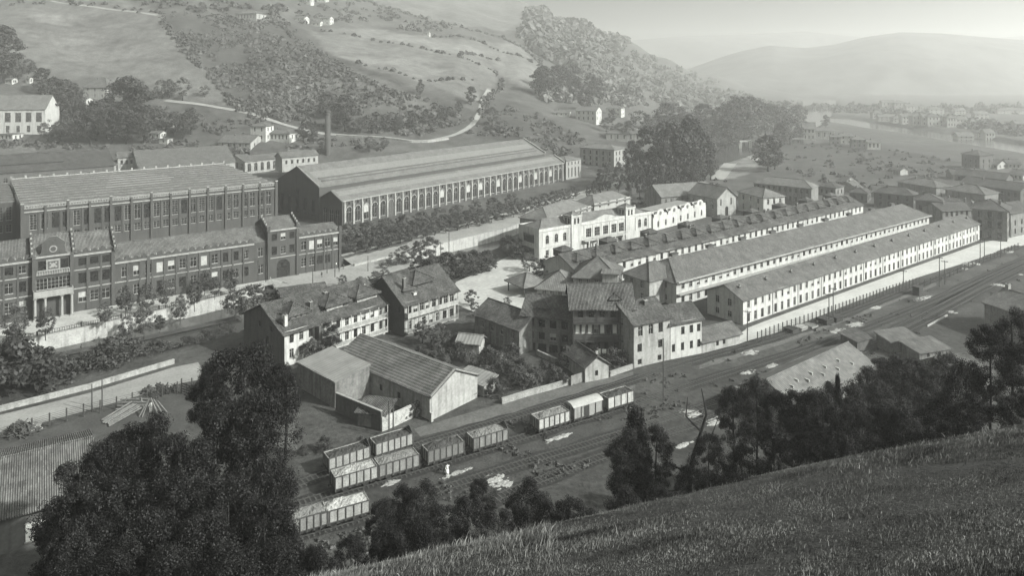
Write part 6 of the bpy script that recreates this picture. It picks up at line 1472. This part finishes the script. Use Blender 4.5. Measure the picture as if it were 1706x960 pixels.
grass(260000,-12,36,13,42,.05,.16,31,'rough mown grass of the foreground slope',wd=.011,cond=lambda X,Y,r:wob(X,Y,1.7,1)+wob(X,Y,.6,.5)+r.normal(0,.35,len(X))>-.45)
grass(15000,-14,36,12,44,.12,.34,32,'taller weeds standing in the foreground grass',cond=lambda X,Y,r:(wob(X,Y,2.2,1)+wob(X,Y,5,.8)>.55)|(Y>33),wd=.012,m=leafmat('straw_weeds',.15,.6,.8))
grass(6000,-14,2,24,44,.2,.62,33,'tall seeding grass at the lower left edge of the meadow',cond=lambda X,Y,r:((CX+F*X/Y)<930)&(Y>27),wd=.009,m=leafmat('straw_weeds',.12))
# ---------------------------------------------------------------- far dwellings
def dwell(px,py,wp,hp,label,roof='gable',wm=None,rm=T_mid,ang=-12,nf=2,nw=3,cat='house',W=None,rise=None,name='farmhouse'):
    c=G(px,py); s=c.y/F; L=wp*s; h=hp*s; h=max(h,3.0); W=W or L*.8; a=R(ang); d=Vector((math.cos(a),math.sin(a),0)); p=c-d*L/2
    rows=[row(nw,min(1.1,L/nw*.5),h*(k+.3)/nf,h*(k+.8)/nf,st='bare_',a=L*.05,b=L*.05) for k in range(nf)]
    O=house(name,label,cat,tuple((p.x,p.y,0)),W=W,h=h,L=L,ang=a,world=True,z0=c.z,roof=roof,rise=rise or W*.22,wm=wm or M_white,rm=rm,f=rows,r=[row(2,min(1.1,W*.2),h*(k+.3)/nf,h*(k+.8)/nf,st='bare_') for k in range(nf)]); chimney(O,L*.3,W*.45,h+(rise or W*.22)*.8,1.0,.6); return O
c=G(30,226); s_=c.y/F; a_=R(8); d_=Vector((math.cos(a_),math.sin(a_),0)); L_=100*s_; p_=c-d_*L_*.58
O=house('school_building','large white school-like building with wide dark windows at left edge above the works','school',(p_.x,p_.y,0),W=20,h=42*s_,L=L_,ang=a_,world=True,z0=c.z,roof='gable',rise=9,wm=M_white,rm=T_slate,f=[row(6,3.6,42*s_*.48,42*s_*.86,st='grid'),row(6,2.2,42*s_*.08,42*s_*.34,st='grid')])
dwell(158,165,46,20,'white villa with broad roof half hidden by dark trees at left',roof='hip',rise=7,rm=T_mid)
dwell(136,178,18,10,'small white outbuilding in the dark trees, just below the left villa',nf=1,nw=2); dwell(14,142,14,8,'tiny white cottage at the left edge',nf=1,nw=2); dwell(46,140,8,9,'tiny white cottage right of the left-edge one',nf=1,nw=1)
dwell(10,236,26,10,'low white wing below the school-like building',nf=1,nw=3,roof='flat')
dwell(430,236,28,26,'tall white house with hipped roof between mill roofs and hill road',roof='hip',nf=2,nw=2,W=10); dwell(462,236,44,14,'white flat-fronted house with a row of shutters left of the round chimney',roof='hip',nf=1,nw=6,rise=2.4)
dwell(258,232,20,10,'small white cottage among gardens above the pale shed',nf=1,nw=2); dwell(272,242,16,6,'low white hut in front of the garden cottage',nf=1,nw=1,roof='flat'); dwell(390,250,60,10,'long tiled farm shed above the arcaded works',nf=1,nw=5,wm=M_cream)
dwell(410,34,38,12,'long grey farmhouse on the upper hillside at centre left',roof='hip',nf=1,nw=6,wm=M_cream,rise=4); dwell(497,36,22,6,'low white farmhouse left of the bright one on the upper hillside',nf=1,nw=3); dwell(541,42,18,12,'bright white farmhouse on the upper hillside',nf=2,nw=2,roof='gable'); dwell(526,43,16,6,'low wing beside the bright white upper farmhouse',nf=1,nw=2); dwell(710,60,10,6,'tiny white barn in the terraced fields',nf=1,nw=1); dwell(510,6,16,8,'white cottage at the top edge of the hillside',nf=1,nw=2); dwell(535,4,16,8,'second white cottage at the top edge of the hillside',nf=1,nw=2)
dwell(976,202,36,18,'white gabled villa on the misty slope beyond the arched hall',nf=2,nw=4,ang=-25); dwell(1022,194,26,14,'white hipped villa to the right of the gabled one',roof='hip',nf=2,nw=3,ang=-25); dwell(935,194,26,6,'low white house at the end of the bank path',nf=1,nw=3); dwell(1105,200,30,8,'low pale farm in the mist behind the grove',nf=1,nw=3,wm=M_cream); dwell(1188,166,14,8,'tiny white house in the mist above the trees',nf=2,nw=2)
dwell(1040,236,60,14,'low pale house behind the three-storey block beyond the hall',roof='hip',nf=1,nw=5,wm=M_cream)
# hamlet by the river bend
for (x,y,w_,h_,lb,kw) in ((1348,234,20,20,'tall gabled farmhouse at the left of the riverside hamlet',dict(nf=2,nw=3,wm=M_cream,rise=5)),(1374,232,30,14,'pale farmhouse with lean-to in the riverside hamlet',dict(nf=1,nw=3,wm=M_cream)),(1392,242,16,14,'grey house in the middle of the riverside hamlet',dict(nf=2,nw=2,wm=M_grey)),(1410,240,20,14,'white house right of the middle of the hamlet',dict(nf=2,nw=2,wm=M_cream)),(1432,246,24,14,'grey hipped house near the right end of the hamlet',dict(nf=2,nw=3,roof='hip',wm=M_grey)),(1456,250,20,13,'white house with dark shutters at the right end of the hamlet',dict(nf=1,nw=3)),(1330,240,16,8,'low barn at the left foot of the hamlet',dict(nf=1,nw=1,wm=M_grey))):
    dwell(x,y,w_,h_,lb,ang=-15,name='hamlet_house',**kw)
TW=[(1462,198,14,10),(1478,202,26,7),(1498,204,18,7),(1512,206,16,12),(1530,209,18,16),(1544,210,12,15),(1556,211,18,17),(1574,211,16,10),(1586,212,14,16),(1602,211,18,12),(1622,212,10,10),(1636,198,20,8),(1672,216,18,6),(1700,218,14,12),(1690,190,50,6),(1480,184,20,14),(1500,185,18,14),(1520,187,18,10),(1560,190,24,8),(1610,236,24,9),(1640,232,22,8),(1600,190,16,6),(1540,186,14,8),(1650,236,14,14)]
for i,(x,y,w_,h_) in enumerate(TW):
    dwell(x,y,w_,h_,'hazy %s house of the far town across the river, %s in the row'%('white' if i%3!=1 else 'pale',ORD[i]),ang=-12,nf=2,nw=3,wm=M_white if i%3!=1 else M_cream,name='town_house',roof='gable' if i%2 else 'hip',W=14)
# bridge over the far river
c=P(1226,240); c2=P(1292,238); e=empty('far_bridge',tuple(c)); tag(e,'low arched bridge crossing the bright far stretch of river','bridge'); v=c2-c; mb=MB(); mb.bar((0,0,2.2),tuple(v+Vector((0,0,2.2))),3.0,1.2); mb.build('deck',M_cream,e)
for t in (.1,.35,.6,.85): mb=MB(); q=v*t; mb.box(q.x-1.2,q.y-1.5,-4,q.x+1.2,q.y+1.5,1.6); mb.build('pier',M_cream,e)
# ---------------------------------------------------------------- people
def person(px,py,hh,label,top,legs,rz=0,pose='stand',base=None):
    c=base or P(px,py); s=hh/1.65
    V=[(0,0,.95),(0,0,1.15),(0,.0,1.38),(0,-.01,1.50),(0,-.02,1.62),(-.17,0,1.38),(-.24,-.05,1.12),(-.26,-.14,.9),(.17,0,1.38),(.25,-.02,1.12),(.28,-.12,.9),(-.09,0,.9),(-.1,-.06,.5),(-.1,.02,.06),(.09,0,.9),(.12,.08,.5),(.13,.1,.06),(-.1,-.14,.03),(.13,-.05,.03)]
    if pose=='raise': V[9]=(.32,-.1,1.3); V[10]=(.3,-.2,1.55)
    E=[(0,1),(1,2),(2,3),(3,4),(2,5),(5,6),(6,7),(2,8),(8,9),(9,10),(0,11),(11,12),(12,13),(0,14),(14,15),(15,16),(13,17),(16,18)]
    RR=[.15,.13,.15,.055,.10,.06,.05,.035,.06,.05,.035,.09,.07,.045,.09,.07,.045,.04,.04]
    me=bpy.data.meshes.new('person'); me.from_pydata([tuple(x*s for x in v) for v in V],E,[]); me.update()
    e=empty('person',tuple(c),rz); tag(e,label,'person')
    o=link('body',me,e); md=o.modifiers.new('s','SKIN'); 
    for i,r_ in enumerate(RR): me.skin_vertices[0].data[i].radius=(r_*s,r_*s*.8)
    me.skin_vertices[0].data[0].use_root=True; o.modifiers.new('u','SUBSURF').levels=1; o.modifiers['u'].render_levels=1; me.materials.append(legs)
    mb=MB(); mb.tube([(0,0,.93*s),(0,0,1.2*s),(0,0,1.42*s),(0,0,1.47*s)],[.20*s,.165*s,.20*s,.08*s],12); mb.build('shirt',top,e,smooth=True)
    mb=MB(); mb.tube([(0,-.01,1.52*s),(0,-.0,1.6*s),(0,.01,1.68*s),(0,.02,1.71*s)],[.08*s,.112*s,.10*s,.04*s],10); mb.build('hair',M_dwood,e,smooth=True)
    return e
pw=person(745,792,1.7,'person in pale clothes standing on the open ground beside the goods wagons',M_cloth,M_cloth,R(20),'raise')
mb=MB(); mb.tube([(0,0,.3),(0,0,.6),(0,0,.98)],[.30,.24,.16],12); mb.build('skirt',M_cloth,pw,smooth=True)
person(251,686,1.75,'person in white standing inside the tent-shaped stack of poles',M_cloth,M_cloth,R(0))
c=P(136,588,-3.0); person(0,0,1.9,'dark-clothed person standing at the foot of the pale river wall',M_dplast,M_dplast,R(0),base=c)
for i,(x,y,lb) in enumerate(((565,453,'small dark-clothed person at the river end of the factory yard'),(572,449,'dark-clothed person behind the other one in the factory yard'),(536,463,'dark-clothed person walking across the bridge approach'),(560,446,'person in pale shirt at the corner of the brick works'),(1361,545,'person standing between the sleeper stacks'))): person(x,y,1.7,lb,M_cloth if 'pale' in lb else M_dplast,M_dplast)

# weeds of the railway yard
r_=random.Random(77); wp_=[]
YP=[(440,930),(620,770),(900,690),(1230,580),(1560,470),(1700,420),(1706,470),(1450,600),(1200,700),(950,790),(700,900),(560,960)]
while len(wp_)<900:
    x=r_.uniform(440,1700); y=r_.uniform(420,950)
    if inpoly(np.array([x]),np.array([y]),YP)[0]:
        p=P(x,y)
        if wob(np.array([p.x]),np.array([p.y]),3.3,1)[0]<.1: continue
        if min(abs((p-q).length) for q in (tm+tn)[::2])<2.2: continue
        wp_.append((p.x,p.y,-.05))
scatter('yard_weeds','weeds and tufts scattered over the cinders of the railway yard',wp_,'',M_hedge,8,.12,.5,16,.45)

for i,(x,y,w_,h_,rf) in enumerate([(1470,330,26,9,'gable'),(1540,345,26,10,'hip'),(1575,352,24,9,'gable'),(1600,300,24,8,'gable'),(1655,305,28,8,'hip'),(1692,300,22,8,'gable'),(1560,318,18,7,'hip'),(1630,356,24,9,'hip'),(1688,366,26,12,'gable'),(1522,322,14,6,'gable'),(1432,322,16,6,'gable'),(1400,312,14,5,'gable'),(1660,330,20,8,'gable'),(1700,322,20,8,'hip'),(1652,282,18,7,'gable'),(1690,282,20,6,'gable'),(1590,372,20,9,'gable'),(1550,360,16,8,'hip')]):
    dwell(x,y,w_,h_,'tiled house packed among the roofs behind the corner tenement, %s of them'%ORD[i],ang=(-14,30,-60)[i%3],nf=1+(h_>8),nw=3,wm=(M_dplast,M_grey,M_cream)[i%3 if i%5 else 2],rm=(T_dark,T_mid,T_old)[i%3],name='town_house',roof=rf,W=11)

scatter('works_gardens','hedges and garden bushes between the works sheds and the dark trees',region_pts([(0,236),(120,238),(260,236),(420,244),(540,250),(540,262),(400,262),(200,252),(0,250)],170,51),'',M_hedge,51,.9,2.8,40,.3)
# ---------------------------------------------------------------- air, sky, sun, camera
mb=MB(); mb.box(-3900,-60,-12,5200,4600,295)
hz_=mb.build('haze',[]); tag(hz_,'thin valley haze',kind='stuff')
m=bpy.data.materials.new('haze_air'); m.use_nodes=True; nt=m.node_tree; nt.nodes.clear()
o_=nt.nodes.new('ShaderNodeOutputMaterial'); pv=nt.nodes.new('ShaderNodeVolumePrincipled')
pv.inputs['Density'].default_value=HAZE; pv.inputs['Color'].default_value=(.98,.99,.963,1); pv.inputs['Anisotropy'].default_value=.5
nt.links.new(pv.outputs[0],o_.inputs['Volume']); hz_.data.materials.append(m)
SUN_EL=33; SAZ=Vector((.92,-.39,0)).normalized()
sd=Vector((SAZ.x*math.cos(R(SUN_EL)),SAZ.y*math.cos(R(SUN_EL)),math.sin(R(SUN_EL))))
li=bpy.data.lights.new('sun','SUN'); li.energy=5.0; li.angle=R(.5); li.color=(1,.995,.965)
so=bpy.data.objects.new('sun',li); COL.objects.link(so); so.rotation_euler=sd.to_track_quat('Z','Y').to_euler(); so.location=(200,-100,300)
w=bpy.data.worlds.new('World'); sc.world=w; w.use_nodes=True; N=w.node_tree.nodes; Lk=w.node_tree.links
bg=N['Background']; sky=N.new('ShaderNodeTexSky'); sky.sky_type='NISHITA'; sky.sun_disc=False; sky.sun_elevation=R(SUN_EL)
sky.sun_rotation=math.atan2(SAZ.x,SAZ.y); sky.dust_density=10.0; sky.air_density=1.2; sky.ozone_density=1.0
hs=N.new('ShaderNodeHueSaturation'); hs.inputs['Saturation'].default_value=0.0
Lk.new(sky.outputs[0],hs.inputs['Color'])
tn=N.new('ShaderNodeVectorMath'); tn.operation='MULTIPLY'; tn.inputs[1].default_value=(.985,1.0,.955); Lk.new(hs.outputs[0],tn.inputs[0])
Lk.new(tn.outputs[0],bg.inputs['Color']); bg.inputs['Strength'].default_value=SKY
cam=bpy.data.cameras.new('camera'); co=bpy.data.objects.new('camera',cam); COL.objects.link(co); sc.camera=co
co.location=(0,0,H); co.rotation_euler=(R(90),0,0)
cam.sensor_width=36; cam.sensor_fit='HORIZONTAL'; cam.lens=36*F/1706; cam.shift_y=-(480-YH)/1706; cam.clip_start=.5; cam.clip_end=20000
sc.view_settings.view_transform='Standard'; sc.view_settings.look='None'; sc.view_settings.exposure=EXPO; sc.view_settings.gamma=1
sc.cycles.volume_bounces=2; sc.cycles.max_bounces=5; sc.cycles.diffuse_bounces=3; sc.cycles.use_adaptive_sampling=True
